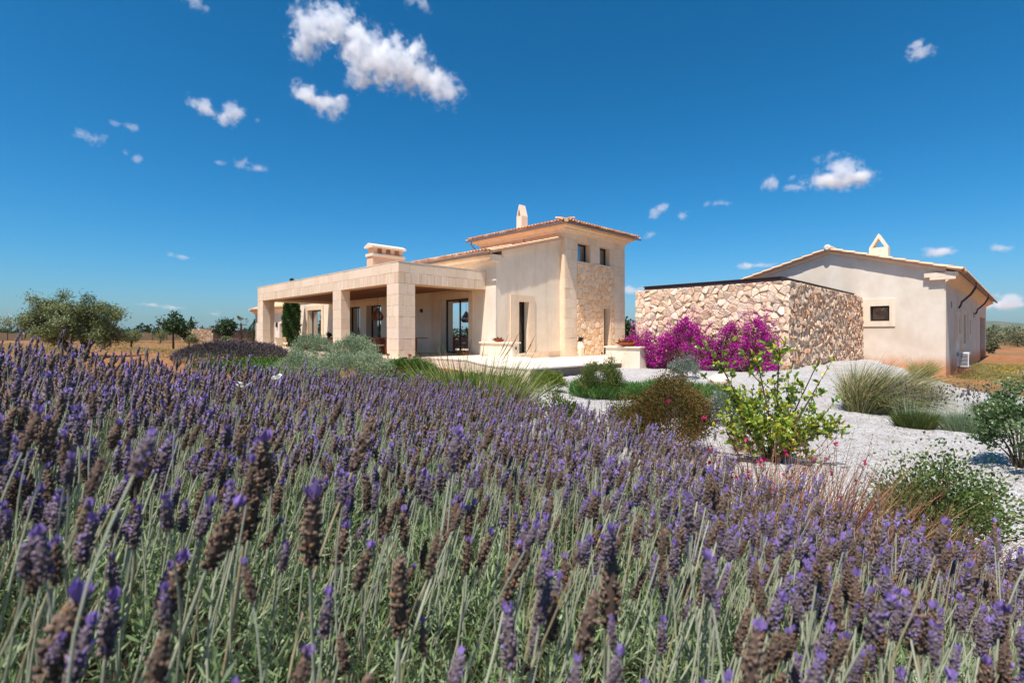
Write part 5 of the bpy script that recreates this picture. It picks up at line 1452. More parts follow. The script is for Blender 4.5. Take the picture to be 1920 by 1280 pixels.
# rounded grey-green mounds in front of the porch
shrub('grey_shrub', 'rounded grey green shrub in front of the middle porch column, farther from the tower', 'shrub', atY(587, 15.4), .68, .68, 1.36, 17000, .032, .009, G_SANT, 1, .5, 260, .085, .86, 8, 'rounded grey green shrubs', lump=.05)
shrub('grey_shrub', 'rounded grey green shrub between the middle and corner porch columns', 'shrub', atY(664, 15.0), .66, .66, 1.34, 17000, .032, .009, G_SANT, 2, .5, 260, .085, .86, 8, 'rounded grey green shrubs', lump=.05)
shrub('grey_shrub', 'low spreading grey green shrub at the front of the pair, on the corner column side', 'shrub', atY(655, 12.6), .98, .7, .92, 19000, .034, .010, G_SANT, 3, .5, 240, .09, .82, 8, 'rounded grey green shrubs', lump=.10)
shrub('grey_shrub', 'low spreading grey green shrub at the front of the pair, on the low house side', 'shrub', atY(560, 13.0), .85, .65, .82, 16000, .034, .010, G_SANT, 4, .5, 200, .09, .82, 8, 'rounded grey green shrubs', lump=.10)
shrub('rosemary_mound', 'trailing bright green mound at the foot of the corner column', 'shrub', atY(765, 17.2), .85, .6, .52, 6000, .07, .014, G_ROS, 5, .35, 120, .14, .6, 4, lump=.08)
shrub('rosemary_mound', 'trailing green mound below the bollard light', 'shrub', atY(790, 13.2), .75, .6, .42, 4000, .06, .013, G_ROS, 6, .35, 90, .14, .6, 4, lump=.08)
shrub('rosemary_mound', 'low green mound at the terrace edge behind the tall grass', 'shrub', atY(905, 14.2), 1.1, .6, .42, 5000, .06, .013, G_ROS, 7, .35, 110, .14, .6, 4, lump=.08)
# far lavender dome, past its bloom
e = empty('lavender_mound', atY(435, 26.5), 0, 'broad mound of faded dark lavender left of the porch', 'lavender')
r = np.random.default_rng(9); n = 15000
a = r.uniform(0, 6.28, n); q = np.sqrt(r.random(n)); p = np.stack([q * np.cos(a) * 2.9, q * np.sin(a) * 2.0, (.80 + .12 * np.sin(a * 3 + 1) * q) * np.sqrt(np.maximum(0, 1 - q ** 2)) + r.normal(0, .08, n)], 1)
p[:, 2] = np.maximum(p[:, 2], .05)
V, F, k = leaves(p, rand_dirs(n, r, 2.2) + p * np.array([.25, .25, 0]), r.uniform(.09, .2, n), .03, r, .0); tag(link('flower_spikes', fast_mesh('flower_spikes', V, F, np.repeat(r.random(n), k)), G_DLAV, e), kind='stuff')
n = 9000; a = r.uniform(0, 6.28, n); q = np.sqrt(r.random(n)); p = np.stack([q * np.cos(a) * 2.85, q * np.sin(a) * 1.95, (.68 + .12 * np.sin(a * 3 + 1) * q) * np.sqrt(np.maximum(0, 1 - q ** 2)) - r.random(n) * .12], 1)
V, F, k = leaves(p, rand_dirs(n, r, 1.2), .12, .03, r); tag(link('foliage', fast_mesh('foliage', V, F, np.repeat(r.random(n) * .6, k)), G_SANT, e), kind='stuff')
def mat_cover(name, label, pts, n, ln, wd, mat, seed, h=.16, up=1.0):
    r = np.random.default_rng(seed); P_ = np.array(pts); lo, hi = P_.min(0), P_.max(0)
    x, y = r.uniform(lo[0], hi[0], n), r.uniform(lo[1], hi[1], n); ok = inside(x, y, pts); x, y = x[ok], y[ok]; n = len(x)
    z = gz(x, y) + .03 + r.random(n) * h * (.7 + .3 * np.sin(x * 2.3) * np.cos(y * 2.9))
    V, F, k = leaves(np.stack([x, y, z], 1), rand_dirs(n, r, up), ln * r.uniform(.6, 1.2, n), wd, r, .1)
    return tag(link(name, fast_mesh(name, V, F, np.repeat(r.random(n), k)), mat), label, 'ground cover', kind='stuff')
mat_cover('ground_cover', 'bright green ground cover in front of the faded lavender', [(-13.5, 21), (-9.2, 17.5), (-7.4, 18.4), (-10.6, 23.4), (-13, 23)], 15000, .14, .03, G_ROS, 12, .30)
mat_cover('ground_cover', 'grey green low planting at the foot of the rounded shrubs', [(-7.6, 12), (-2.6, 11), (-2.2, 14.5), (-7.6, 15.6)], 16000, .06, .02, G_SANT, 13, .16)
mat_cover('ground_cover', 'low green planting along the terrace front', [(-3.4, 12.5), (-.4, 11.5), (-.2, 15.6), (-2.2, 18.2), (-4.4, 18.6)], 14000, .07, .018, G_BUSH, 14, .2)
mat_cover('ground_cover', 'sparse green and dry plants between lavender and porch', [(-9, 4), (-.6, 3.8), (-.5, 11), (-8, 12), (-16, 20), (-22, 20)], 24000, .09, .018, G_WEED, 15, .16)
mat_cover('ground_cover', 'strappy green planting behind the bronze shrub', [(3.1, 11.4), (4.9, 11.0), (5.4, 13.2), (4.2, 15), (3.2, 13.6)], 11000, .32, .02, G_STRAP, 16, .1, 1.6)
mat_cover('ground_cover', 'strappy green planting between the yellow green mound and the olive green shrub', [(1.5, 13.2), (2.0, 12.6), (3.6, 12.3), (3.5, 14.2), (1.8, 14.8)], 10000, .32, .02, G_STRAP, 17, .1, 1.6)

# tall grass in front of the terrace
tussock('tall_grass', 'arching green and straw grass clump in front of the terrace', atY(890, 6.6), 2200, 1.5, .36, .60, .012, G_TUSL, 21, .30)
tussock('tall_grass', 'smaller arching grass clump beside the lavender tip, nearer the grey shrubs', atY(825, 6.0), 700, 1.2, .22, .6, .011, G_TUSL, 22, .30)
e = empty('grass_stems', atY(880, 6.6), 0, 'thin dark flowering stems standing out of the tall grass', 'grass stem')
b = Buf(); rr = random.Random(4)
for k in range(9):
    x0, y0 = rr.uniform(-.3, .3), rr.uniform(-.2, .2); L_ = rr.uniform(1.0, 1.4); lx_, ly_ = rr.uniform(-.25, .75), rr.uniform(-.1, .2)
    b.tube([(x0, y0, 0), (x0 + lx_ * .4, y0 + ly_ * .4, L_ * .55), (x0 + lx_, y0 + ly_, L_)], [.003, .002, .0015], 4)
    b.tube([(x0 + lx_ * .86, y0 + ly_ * .86, L_ * .9), (x0 + lx_ * .96, y0 + ly_ * .96, L_ * .98), (x0 + lx_ * 1.1, y0 + ly_ * 1.1, L_ * 1.1)], [.002, .005, .001], 4)
b.obj('stem', M_BARKR, e)
tussock('tall_grass', 'big windswept grass clump on the gravel in front of the farm building', at(1628, 776), 5200, 1.65, .42, .58, .012, G_TUS, 23, .66, (.45, 0))
tussock('feather_grass', 'pale feathery grass tuft at the foot of the gable wall', at(1727, 713), 1100, 1.15, .18, .5, .009, G_FEA, 24, .55, (.12, 0))
tussock('feather_grass', 'small yellowed grass tuft on the gravel beside the leafy shrub at the picture edge', at(1843, 815), 200, .22, .06, .5, .006, G_FEA, 25, .5)
# shrubs on the gravel
shrub('mixed_shrub', 'olive green dome shrub at the terrace corner', 'shrub', at(1126, 748), .58, .55, .98, 9500, .036, .010, G_BUSH, 31, .5, 120, .14, .6)
shrub('mixed_shrub', 'yellow green cushion shrub against the grey terrace wall', 'shrub', at(1027, 737), .46, .44, .52, 4000, .05, .012, G_YEL, 32, .7, 90, .13, .65, lump=.06)
shrub('mixed_shrub', 'loose leafy bush on the gravel beside the lavender', 'shrub', at(1048, 806), .42, .36, .56, 1300, .05, .018, G_BUSH, 33, .4, 46, .16, .35, 12, lump=.3)
shrub('mixed_shrub', 'bronze tinted shrub, upper of the pair in the middle of the gravel', 'shrub', at(1250, 782), .46, .42, .72, 14000, .026, .008, G_RED, 34, .3, 130, .13, .6)
shrub('mixed_shrub', 'wide bronze and green shrub spilling over the gravel above the lavender', 'shrub', at(1245, 852), .62, .55, .80, 24000, .026, .008, G_RED, 35, .3, 170, .13, .5, lump=.3)
shrub('mixed_shrub', 'dull green twiggy shrub beside the bronze shrub', 'shrub', at(1185, 838), .36, .36, .62, 4200, .026, .008, G_BUSH, 36, .3, 70, .17, .45, 12)
shrub('grey_shrub', 'blue grey shrub in front of the bougainvillea', 'shrub', at(1284, 713), .46, .42, .72, 3200, .05, .014, G_GREY, 37, .5, 80, .15, .5, 10)
shrub('grey_shrub', 'blue grey shrub behind the lemon bush', 'shrub', at(1365, 801), .40, .38, .62, 3600, .035, .011, G_GREY, 38, .5, 90, .13, .55, 10)
shrub('leafy_shrub', 'dark glossy leaved shrub at the picture edge on the gravel', 'shrub', at(1912, 884), .42, .42, .98, 4200, .052, .03, G_ELE, 39, .2, 90, .15, .5, 10, quads=2, lump=.25)
shrub('leafy_shrub', 'twiggy small leaved shrub at the lavender edge near the picture corner', 'shrub', at(1762, 1052), .52, .42, .70, 8500, .020, .011, G_LENT, 40, .4, 90, .15, .4, 50, bark=M_BARKR, lump=.35)
# extra twigs poking out of that shrub
e = bpy.data.objects['leafy_shrub.001']
b = Buf(); r = np.random.default_rng(5); pv, dv = [], []
for k in range(26):
    a = r.uniform(0, 6.28); q = r.uniform(.25, .5); hh_ = r.uniform(.5, .78) * (1 - .45 * q)
    tip = np.array([q * math.cos(a) * 1.15, q * math.sin(a), hh_]); mid = tip * np.array([.6, .6, .62])
    b.tube([tuple(mid), tuple(tip)], [.003, .0012], 4)
    for t in np.linspace(.3, 1, 9):
        for _ in range(2): pv.append(mid + (tip - mid) * t); dv.append(r.normal(size=3) + np.array([0, 0, .5]))
tag(b.obj('twig', M_BARKR, e), kind='stuff')
V, F, k = leaves(np.array(pv), np.array(dv), .022, .011, r); tag(link('twig_leaves', fast_mesh('twig_leaves', V, F, np.repeat(r.random(len(pv)), k)), G_LENT, e), kind='stuff')

# lavender tufts on the gravel, at the right
def lav_tuft(loc, label, w_, h_, seed):
    e = empty('lavender_tuft', loc, 0, label, 'lavender', 'lavender tufts on the gravel')
    r = np.random.default_rng(seed); n = 2600
    a = r.uniform(0, 6.28, n); q = w_ * .45 * np.sqrt(r.random(n)); base = np.stack([q * np.cos(a), q * np.sin(a) * .8, np.full(n, -.01)], 1)
    d = np.stack([base[:, 0] * 1.6 + r.normal(0, .25, n), base[:, 1] * 1.6 + r.normal(0, .25, n), np.ones(n)], 1)
    V, F, k = blades(n, base, d, h_ * r.uniform(.45, .85, n), .006, .05, r); tag(link('foliage', fast_mesh('foliage', V, F, np.repeat(r.random(n) * .8, k)), G_BUSH if seed % 2 else G_SANT, e), kind='stuff')
    n = 150; a = r.uniform(0, 6.28, n); q = w_ * .4 * np.sqrt(r.random(n)); base = np.stack([q * np.cos(a), q * np.sin(a), np.full(n, .05)], 1)
    d = np.stack([base[:, 0] * 1.9 + r.normal(.12, .2, n), base[:, 1] * 1.9 + r.normal(0, .2, n), np.ones(n)], 1); d /= np.linalg.norm(d, axis=1, keepdims=True)
    L_ = h_ * r.uniform(1.0, 1.55, n); V, F, k = blades(n, base, d, L_, .0028, 0, r); tag(link('stems', fast_mesh('stems', V, F, np.repeat(r.random(n), k)), G_SANT, e), kind='stuff')
    tp = base + d * L_[:, None]; m = 3
    V, F, k = leaves(np.repeat(tp, m, 0) - np.repeat(d, m, 0) * .02, np.repeat(d, m, 0) + r.normal(0, .12, (n * m, 3)), .05, .017, r, 0); tag(link('flower_spikes', fast_mesh('flower_spikes', V, F, np.repeat(r.random(n * m), k)), G_DLAV, e), kind='stuff')
lav_tuft(at(1716, 804), 'green lavender tuft with dark spikes below the big grass clump', .60, .50, 51)
lav_tuft(at(1806, 812), 'greyer lavender tuft with dark spikes beside the leafy shrub at the edge', .60, .52, 52)
lav_tuft(at(1870, 782), 'lavender tuft half hidden behind the leafy shrub at the edge', .8, .5, 53)

# lemon bush: few bare limbs, large leaves
lem = empty('lemon_bush', at(1445, 872), 0, 'lemon bush with yellowing leaves and bare limbs in front of the stone outbuilding', 'lemon bush')
r = np.random.default_rng(61); b = Buf(); lp, ldr, lsz = [], [], []
def limb(p0, p1, r0, r1, leafy, n_tw, spread):
    p0, p1 = np.array(p0, float), np.array(p1, float); mid = (p0 + p1) / 2 + r.normal(0, .05, 3)
    b.tube([tuple(p0), tuple(mid), tuple(p1)], [r0, (r0 + r1) / 2, r1], 6)
    for k in range(int(n_tw * 1.9)):
        t = r.uniform(.3, 1.0); q0 = p0 + (p1 - p0) * t; dd = (p1 - p0) / np.linalg.norm(p1 - p0) * .6 + r.normal(0, .5, 3) + np.array([0, 0, .3]); q1 = q0 + dd * spread * r.uniform(.5, 1)
        b.tube([tuple(q0), tuple(q1)], [.004, .002], 4)
        for j in range(leafy + 4):
            lp.append(q0 + (q1 - q0) * r.uniform(.25, 1.05)); ldr.append(r.normal(size=3) + dd * .8); lsz.append(r.uniform(.04, .08))
for tip, r0, lf, nt_, sp in (((-.12, .1, 1.22), .02, 4, 12, .18), ((-.62, .05, 1.25), .018, 4, 10, .22), ((.05, -.1, 1.30), .016, 4, 10, .2), ((.55, 0, .92), .022, 3, 6, .22), ((.62, .1, 1.2), .010, 4, 4, .14), ((-.45, .1, .85), .02, 6, 11, .25),
                             ((.2, 0, .75), .02, 8, 16, .28), ((-.3, -.15, .5), .016, 8, 14, .28), ((.45, -.1, .45), .016, 8, 15, .28), ((.0, -.2, .40), .014, 8, 15, .28), ((-.55, -.1, .42), .014, 7, 12, .26), ((.70, -.1, .50), .012, 6, 8, .22), ((.25, -.15, .3), .012, 8, 12, .26), ((-.2, .1, .62), .014, 7, 12, .26)):
    limb((r.normal(0, .06), r.normal(0, .04), -.03), tip, r0, .005, lf, nt_, sp)
lem.scale = (1.08, 1.0, 1.10)
b.obj('limb', M_BARK, lem)
lp, ldr, lsz = np.array(lp), np.array(ldr), np.array(lsz)
V, F, k = leaves(lp, ldr, lsz, lsz * .52, r, .05, 2)
hgt = lp[:, 2]; tint = np.clip(r.normal(.42, .2, len(lp)) + (r.random(len(lp)) < .12) * .45, 0, 1)
tag(link('leaves', fast_mesh('leaves', V, F, np.repeat(tint, k)), G_LEM, lem), kind='stuff')

# gaura: thin red-brown stems with a few pink flowers
def gaura(loc, label, n, h_, seed, wsp=.3, fl=.35):
    e = empty('gaura_plant', loc, 0, label, 'flowering plant', 'gaura plants by the lavender')
    r = np.random.default_rng(seed); b = Buf(); fp, fd, lp_, ld_ = [], [], [], []
    for k in range(n):
        x0, y0 = r.normal(0, .05), r.normal(0, .05); x1, y1 = r.normal(.02, wsp), r.normal(0, wsp * .6); L_ = h_ * r.uniform(.55, 1.05)
        q = [np.array([x0, y0, 0]), np.array([x0 + .35 * x1, y0 + .35 * y1, L_ * .5]), np.array([x0 + x1, y0 + y1, L_])]
        b.tube([tuple(v) for v in q], [.0026, .002, .0011], 4)
        for t in np.linspace(.55, 1, 7): lp_.append(q[1] + (q[2] - q[1]) * (t * 2 - 1)); ld_.append(r.normal(size=3) * .6 + np.array([0, 0, 1.2]))
        for t in r.uniform(.1, .5, 4): lp_.append(q[0] + (q[1] - q[0]) * t * 2); ld_.append(r.normal(size=3))
        if r.random() < fl:
            c = q[1] + (q[2] - q[1]) * r.uniform(.5, 1)
            for j in range(5): fp.append(c + r.normal(0, .004, 3)); fd.append(r.normal(size=3))
    b.obj('stem', M_BARKR, e, recalc=False)
    lp_, ld_ = np.array(lp_), np.array(ld_); V, F, k = leaves(lp_, ld_, .028, .006, r); tag(link('buds', fast_mesh('buds', V, F, np.repeat(r.random(len(lp_)), k)), G_DRYR, e), kind='stuff')
    if fp: V, F, k = leaves(np.array(fp), np.array(fd), .024, .017, r, .2); tag(link('flowers', fast_mesh('flowers', V, F, np.repeat(r.random(len(fp)), k)), G_PINK, e), kind='stuff')
G_DRYR = leafmat('dry_red_bud', [S(84, 36, 34), S(116, 56, 44), S(110, 84, 52)], .1, .8)
gaura(at(1130, 838) - Vector((0, 0, .02)), 'gaura with pink flowers standing against the gravel, nearest the bougainvillea gap', 12, .68, 71, .22, .3)
gaura(atY(1238, 3.0), 'gaura with dark red stems and pink flowers below the bronze shrub', 22, 1.02, 72, .22, .4)
gaura(atY(1450, 3.3), 'gaura with many pink flowers in front of the lemon bush', 34, 1.0, 73, .3, .45)
gaura(atY(1385, 3.0), 'gaura of dry red stems beside the lemon bush', 24, .92, 74, .25, .3)
gaura(atY(1570, 3.2), 'gaura with tall bare stems and pink tips right of the lemon bush', 22, 1.0, 75, .2, .5)
def dry_tuft(loc, label, n, h_, seed, rad):
    tussock('dry_grass', label, loc, n, h_, rad, .7, .0055, G_DRY, seed, .2, (0, 0), 'dry grass')
dry_tuft(atY(1430, 2.9), 'tangle of dry brown stems behind the lavender below the lemon bush', 1500, .92, 81, .46)
dry_tuft(atY(1600, 2.6), 'tangle of dry brown stems beside the twiggy shrub at the lavender edge', 1100, .74, 82, .38)
dry_tuft(at(1395, 850), 'tuft of dry straw in front of the lemon bush', 160, .5, 83, .12)
dry_tuft(atY(1315, 4.4), 'straw coloured stems between bronze shrub and lemon bush', 90, .75, 84, .2)
bl = at(1348, 728)
e = empty('boulder', bl, 0.4, 'sandy boulder on the gravel behind the lemon bush', 'boulder')
bm = bmesh.new(); bmesh.ops.create_icosphere(bm, subdivisions=3, radius=.3)
for v in bm.verts:
    n_ = math.sin(v.co.x * 9 + 1) * math.cos(v.co.y * 8) * .05 + math.sin(v.co.z * 13) * .03; v.co *= 1 + n_ / .3; v.co.z *= .9; v.co.z += .15
me = bpy.data.meshes.new('rock'); bm.to_mesh(me); bm.free(); link('rock', me, M_STONE, e)

# bougainvillea along the outbuilding wall
AHW = lambda x, y: Vector((AC.x + x * math.cos(HROT) - y * math.sin(HROT), AC.y + x * math.sin(HROT) + y * math.cos(HROT)))
def bougain(y0, y1, hs, label, seed, n, nl):
    e = empty('bougainvillea', (*AHW(-.45, (y0 + y1) / 2), 0), HROT, label, 'bougainvillea', 'bougainvilleas on the outbuilding wall')
    e.location.z = gz1(e.location.x, e.location.y)
    r = np.random.default_rng(seed); K = 85
    w_ = (y1 - y0) / 2
    cy_ = r.uniform(-w_, w_, K); top_ = np.interp(cy_, np.linspace(-w_, w_, len(hs)), hs); cz = .12 + (top_ - .12) * r.random(K) ** .75; cx_ = r.uniform(-.38, .22, K) * (1 - .5 * cz / max(hs))
    c = np.stack([cx_, cy_, cz], 1)
    k = r.integers(0, K, n); p = c[k] + r.normal(size=(n, 3)) * np.array([.08, .085, .085]); p[:, 2] = np.maximum(p[:, 2], .02); p[:, 0] = np.minimum(p[:, 0], .36)
    V, F, kk = leaves(p, rand_dirs(n, r, .2), r.uniform(.045, .08, n), r.uniform(.04, .065, n), r, .2); tint = np.clip(.5 * r.random(K)[k] + .5 * r.random(n), 0, 1)
    tag(link('bracts', fast_mesh('bracts', V, F, np.repeat(tint, kk)), G_BOUG, e), kind='stuff')
    k = r.integers(0, K, nl); p = c[k] + r.normal(size=(nl, 3)) * np.array([.14, .19, .18]); p[:, 2] = np.maximum(p[:, 2], .02); p[:, 0] = np.minimum(p[:, 0], .36)
    V, F, kk = leaves(p, rand_dirs(nl, r, .2), .065, .042, r, .1); tag(link('leaves', fast_mesh('leaves', V, F, np.repeat(r.random(nl), kk)), G_BOUGL, e), kind='stuff')
    b = Buf()
    for j in range(9): q = c[r.integers(K)]; b.tube([(0, r.normal(0, .08), -.05), tuple(q * np.array([.6, .6, .5])), tuple(q)], [.02, .012, .005], 5)
    b.obj('stem', M_BARK, e)
    # long free shoots up the wall
    b = Buf(); sp_, sd_ = [], []
    for j in range(9):
        y = r.uniform(-w_, w_); h0 = np.interp(y, np.linspace(-w_, w_, len(hs)), hs); L_ = r.uniform(.25, .8); tip = np.array([.2, y + r.normal(0, .2), h0 + L_]); q0 = np.array([.1, y, h0 * .7])
        b.tube([tuple(q0), tuple((q0 + tip) / 2 + np.array([-.05, 0, .05])), tuple(tip)], [.006, .004, .002], 4)
        for t in r.uniform(.25, 1, 42): sp_.append(q0 + (tip - q0) * t + r.normal(0, .035, 3)); sd_.append(r.normal(size=3))
    b.obj('shoot', M_BARK, e); sp_ = np.array(sp_); V, F, kk = leaves(sp_, np.array(sd_), .05, .04, r, .2); tag(link('shoot_bracts', fast_mesh('shoot_bracts', V, F, np.repeat(r.random(len(sp_)), kk)), G_BOUG, e), kind='stuff')
bougain(4.55, 6.35, [.5, 1.45, 1.1, 1.5, .5], 'purple bougainvillea beside the planter wall, lowest of the row', 91, 4400, 1500)
bougain(2.35, 4.5, [1.0, 1.5, 2.05, 1.5, 1.2], 'purple bougainvillea in the middle of the outbuilding wall', 92, 6800, 1900)
bougain(.25, 2.3, [1.2, 1.95, 1.5, 1.75, 1.0], 'purple bougainvillea at the corner of the outbuilding', 93, 5600, 2500)

# ------------------------------------------------------------------ weeds beside the farm building and in the fields
def weeds(label, pts, n, L_, wd, mat, seed, droop=.4, kind_='weeds'):
    r = np.random.default_rng(seed); P_ = np.array(pts); lo, hi = P_.min(0), P_.max(0)
    x, y = r.uniform(lo[0], hi[0], n * 2), r.uniform(lo[1], hi[1], n * 2); ok = inside(x, y, pts); x, y = x[ok][:n], y[ok][:n]; n = len(x)
    d = np.stack([r.normal(0, .5, n), r.normal(0, .5, n), np.ones(n)], 1); sc_ = .6 + .5 * np.sin(x * .9 + 1.3) * np.cos(y * .8)
    V, F, k = blades(n, np.stack([x, y, gz(x, y) - .01], 1), d, L_ * r.uniform(.4, 1.1, n) * np.maximum(.35, sc_), wd, droop, r, 3)
    tag(link('weeds', fast_mesh('weeds', V, F, np.repeat(np.clip(.5 + .3 * np.sin(x * .7) * np.cos(y * .6) + r.normal(0, .2, n), 0, 1), k)), mat), label, 'weeds', kind='stuff')
FHW = lambda x, y: (BC.x + x * math.cos(HROT) - y * math.sin(HROT), BC.y + x * math.sin(HROT) + y * math.cos(HROT))
weeds('green and dry weeds growing along the side of the farm building', [FHW(.5, -.2), FHW(16, -.2), FHW(15, -5), (31, 27), (27, 21), (22, 17), (18, 17.2)], 40000, .36, .018, G_WEEDG, 101)
weeds('thin dry grass at the gravel edge', [(15.4, 19.4), (18.8, 22), (22, 18), (24, 13.8), (17.5, 14.8), (15.2, 16)], 14000, .16, .010, G_WEED, 102)
weeds('tall dry weeds against the farm wall', [FHW(.8, -.15), FHW(5, -.15), FHW(5, -.8), FHW(.8, -.8)], 900, .7, .01, G_DRY, 103, .2)
weeds('sparse dry grass on the red field behind the gate', [(-75, 60), (-22, 36), (-14, 40), (-30, 90), (-75, 110)], 20000, .45, .04, G_WEED, 104)
weeds('dry grass around the olive tree', [(-46, 25), (-20, 20), (-18, 33), (-26, 48), (-60, 48)], 20000, .4, .03, G_WEED, 105)
def flowers(label, pts, n, mat, sz, seed, h0=.2):
    r = np.random.default_rng(seed); P_ = np.array(pts); lo, hi = P_.min(0), P_.max(0)
    x, y = r.uniform(lo[0], hi[0], n * 3), r.uniform(lo[1], hi[1], n * 3); ok = inside(x, y, pts); x, y = x[ok][:n], y[ok][:n]; n = len(x)
    p = np.stack([x, y, gz(x, y) + h0 * r.uniform(.5, 1.2, n)], 1); p = np.repeat(p, 5, 0); V, F, k = leaves(p, rand_dirs(len(p), r, .8), sz, sz * .7, r, .1)
    tag(link('wild_flowers', fast_mesh('wild_flowers', V, F, np.repeat(r.random(len(p)), k)), mat), label, 'wild flowers', kind='stuff')
flowers('yellow wild flowers beside the farm building', [FHW(4, -1.5), FHW(10, -.8), FHW(12, -3), FHW(5, -3.4)], 90, G_YFL, .05, 106, .28)
flowers('white wild flowers beside the farm building', [FHW(2, -2.6), FHW(7, -2.0), FHW(9, -4.4), FHW(3, -4.2)], 150, G_WFL, .035, 107, .2)

# ------------------------------------------------------------------ trees
def tree(name, label, cat, loc, h, cr, crz, trunk_r, n, ln, wd, mat, seed, trunk_h=.35, clumps=50, clr=.22, lump=.25, lean=(0, 0), group=None, shell=.35, limbs=7, up=.15):
    e = empty(name, loc, 0, label, cat, group); r = np.random.default_rng(seed)
    cz = h - crz; d = rand_dirs(clumps, r); q = shell + (1 - shell) * r.random(clumps) ** .5
    rad = 1 + lump * np.sin(4 * d[:, 0] + seed) * np.cos(3 * d[:, 1] + 2 * d[:, 2]) + r.normal(0, .1, clumps)
    c = d * (q * rad)[:, None] * np.array([cr, cr, crz]) + np.array([lean[0], lean[1], cz])
    k = r.integers(0, clumps, n); p = c[k] + r.normal(size=(n, 3)) * clr * cr * .6
    V, F, kk = leaves(p, rand_dirs(n, r, up), ln * 1.3 * r.uniform(.6, 1.2, n), wd * 1.7, r); tint = np.clip(.5 * r.random(clumps)[k] + .5 * r.random(n), 0, 1)
    tag(link('crown', fast_mesh('crown', V, F, np.repeat(tint, kk)), mat, e), kind='stuff')
    b = Buf(); th = h * trunk_h; b.tube([(0, 0, -.2), (lean[0] * .2 + r.normal(0, .03), lean[1] * .2, th * .55), (lean[0] * .4, lean[1] * .4, th)], [trunk_r * 1.2, trunk_r, trunk_r * .75], 8)
    for j in r.choice(clumps, min(limbs, clumps), replace=False):
        t0 = np.array([lean[0] * .4, lean[1] * .4, th * .95]); b.tube([tuple(t0), tuple((t0 + c[j]) / 2 + r.normal(0, .05 * cr, 3)), tuple(c[j])], [trunk_r * .5, trunk_r * .3, trunk_r * .1], 5)
    b.obj('trunk', M_BARK, e); return e
# old olive: forked, leaning trunk and broad uneven crown
ol = empty('olive_tree', atY(136, 31), 0, 'old spreading olive tree with twisted trunk above the lavender', 'olive tree')
r = np.random.default_rng(200); K = 120
def blob(n_, c, s): return np.array(c) + r.normal(size=(n_, 3)) * np.array(s)
c = np.concatenate([blob(34, (.3, 0, 2.7), (1.1, .8, .55)), blob(22, (1.5, 0, 2.6), (.65, .6, .55)), blob(16, (-1.1, 0, 2.9), (.6, .6, .5)), blob(13, (-2.4, 0, 2.5), (.75, .5, .25)), blob(9, (-1.2, 0, 3.55), (.35, .4, .28)), blob(12, (-.3, 0, 1.9), (1.2, .6, .35)), blob(8, (2.1, 0, 1.9), (.3, .4, .35)), blob(8, (1.4, 0, 3.4), (.5, .4, .2)), blob(7, (-1.9, .2, 1.6), (.7, .5, .3))])
c[:, 2] = np.maximum(c[:, 2], .9); K = len(c)
n = 42000; k = r.integers(0, K, n); p = c[k] + r.normal(size=(n, 3)) * .22
V, F, kk = leaves(p, rand_dirs(n, r, .3), r.uniform(.10, .18, n), .06, r, .0); tag(link('crown', fast_mesh('crown', V, F, np.repeat(np.clip(.55 * r.random(K)[k] + .45 * r.random(n), 0, 1), kk)), G_OLIVE, ol), kind='stuff')
b = Buf()
b.tube([(.75, 0, -.4), (.65, 0, .2), (.9, 0, .8), (.6, .1, 1.4), (.4, 0, 2.0)], [.34, .28, .24, .2, .12], 9); b.tube([(.7, 0, -.3), (.2, 0, .35), (-.3, 0, .7), (-.8, .1, 1.3), (-1.1, 0, 2.1)], [.3, .26, .22, .16, .1], 9)
b.tube([(.85, 0, .7), (1.3, 0, 1.2), (1.5, 0, 2.0)], [.2, .14, .08], 8); b.tube([(-.5, 0, .95), (-1.5, 0, 1.7), (-2.3, 0, 2.4)], [.14, .09, .04], 7)
for j in r.choice(K, 30, replace=False):
    t0 = np.array([[.4, 0, 1.9], [-1.1, 0, 2.0], [1.5, 0, 1.9]][int(r.integers(3))]); b.tube([tuple(t0), tuple((t0 + c[j]) / 2 + r.normal(0, .1, 3)), tuple(c[j])], [.06, .035, .012], 5)
b.obj('trunk', M_BARK, ol)
ol.scale = (.95, .95, .86)

def cypress(name, label, loc, h, rad, seed, lean=0.0, n=9000):
    e = empty(name, loc, 0, label, 'cypress', 'cypress trees'); r = np.random.default_rng(seed)
    t = r.random(n) ** .8; prof_ = np.sin(np.pi * np.minimum(1, t * .78 + .2)) ** .8 * (1 - t ** 6); prof_ = np.where(t > .75, prof_ * (1.02 - t) / .27, prof_)
    a = r.uniform(0, 6.28, n); wob = 1 + .18 * np.sin(a * 5 + t * 23) + .1 * np.sin(a * 9 - t * 40); q = rad * prof_ * wob * (.55 + .45 * r.random(n) ** .4)
    p = np.stack([q * np.cos(a) + lean * (t ** 2) * h, q * np.sin(a), .08 * h * 0 + t * h * .97], 1)
    d = np.stack([np.cos(a) * .45, np.sin(a) * .45, np.ones(n)], 1) + r.normal(0, .25, (n, 3))
    V, F, k = leaves(p, d, h * r.uniform(.03, .055, n), h * .009, r, .1); tag(link('crown', fast_mesh('crown', V, F, np.repeat(np.clip(.4 + .35 * np.sin(a * 5 + t * 23) + r.normal(0, .2, n), 0, 1), k)), G_CYP, e), kind='stuff')
    Buf().tube([(0, 0, -.2), (lean * .2 * h, 0, h * .5), (lean * .8 * h, 0, h * .9)], [rad * .2, rad * .14, rad * .03], 6).obj('trunk', M_BARK, e)
cypress('cypress_tree', 'tall dense cypress seen through the porch beside the low house', HW(-1.1, 20.75, 0), 5.0, .52, 210, .01, 12000)
cypress('cypress_tree', 'thin curved cypress at the gate end by the low house', P(474, 642, 60), 2.75, .55, 211, .08, 3000)
cypress('cypress_tree', 'small bent cypress tip rising behind the stone garden wall', P(356, 640, 100), 4.9, .75, 212, .06, 3000)
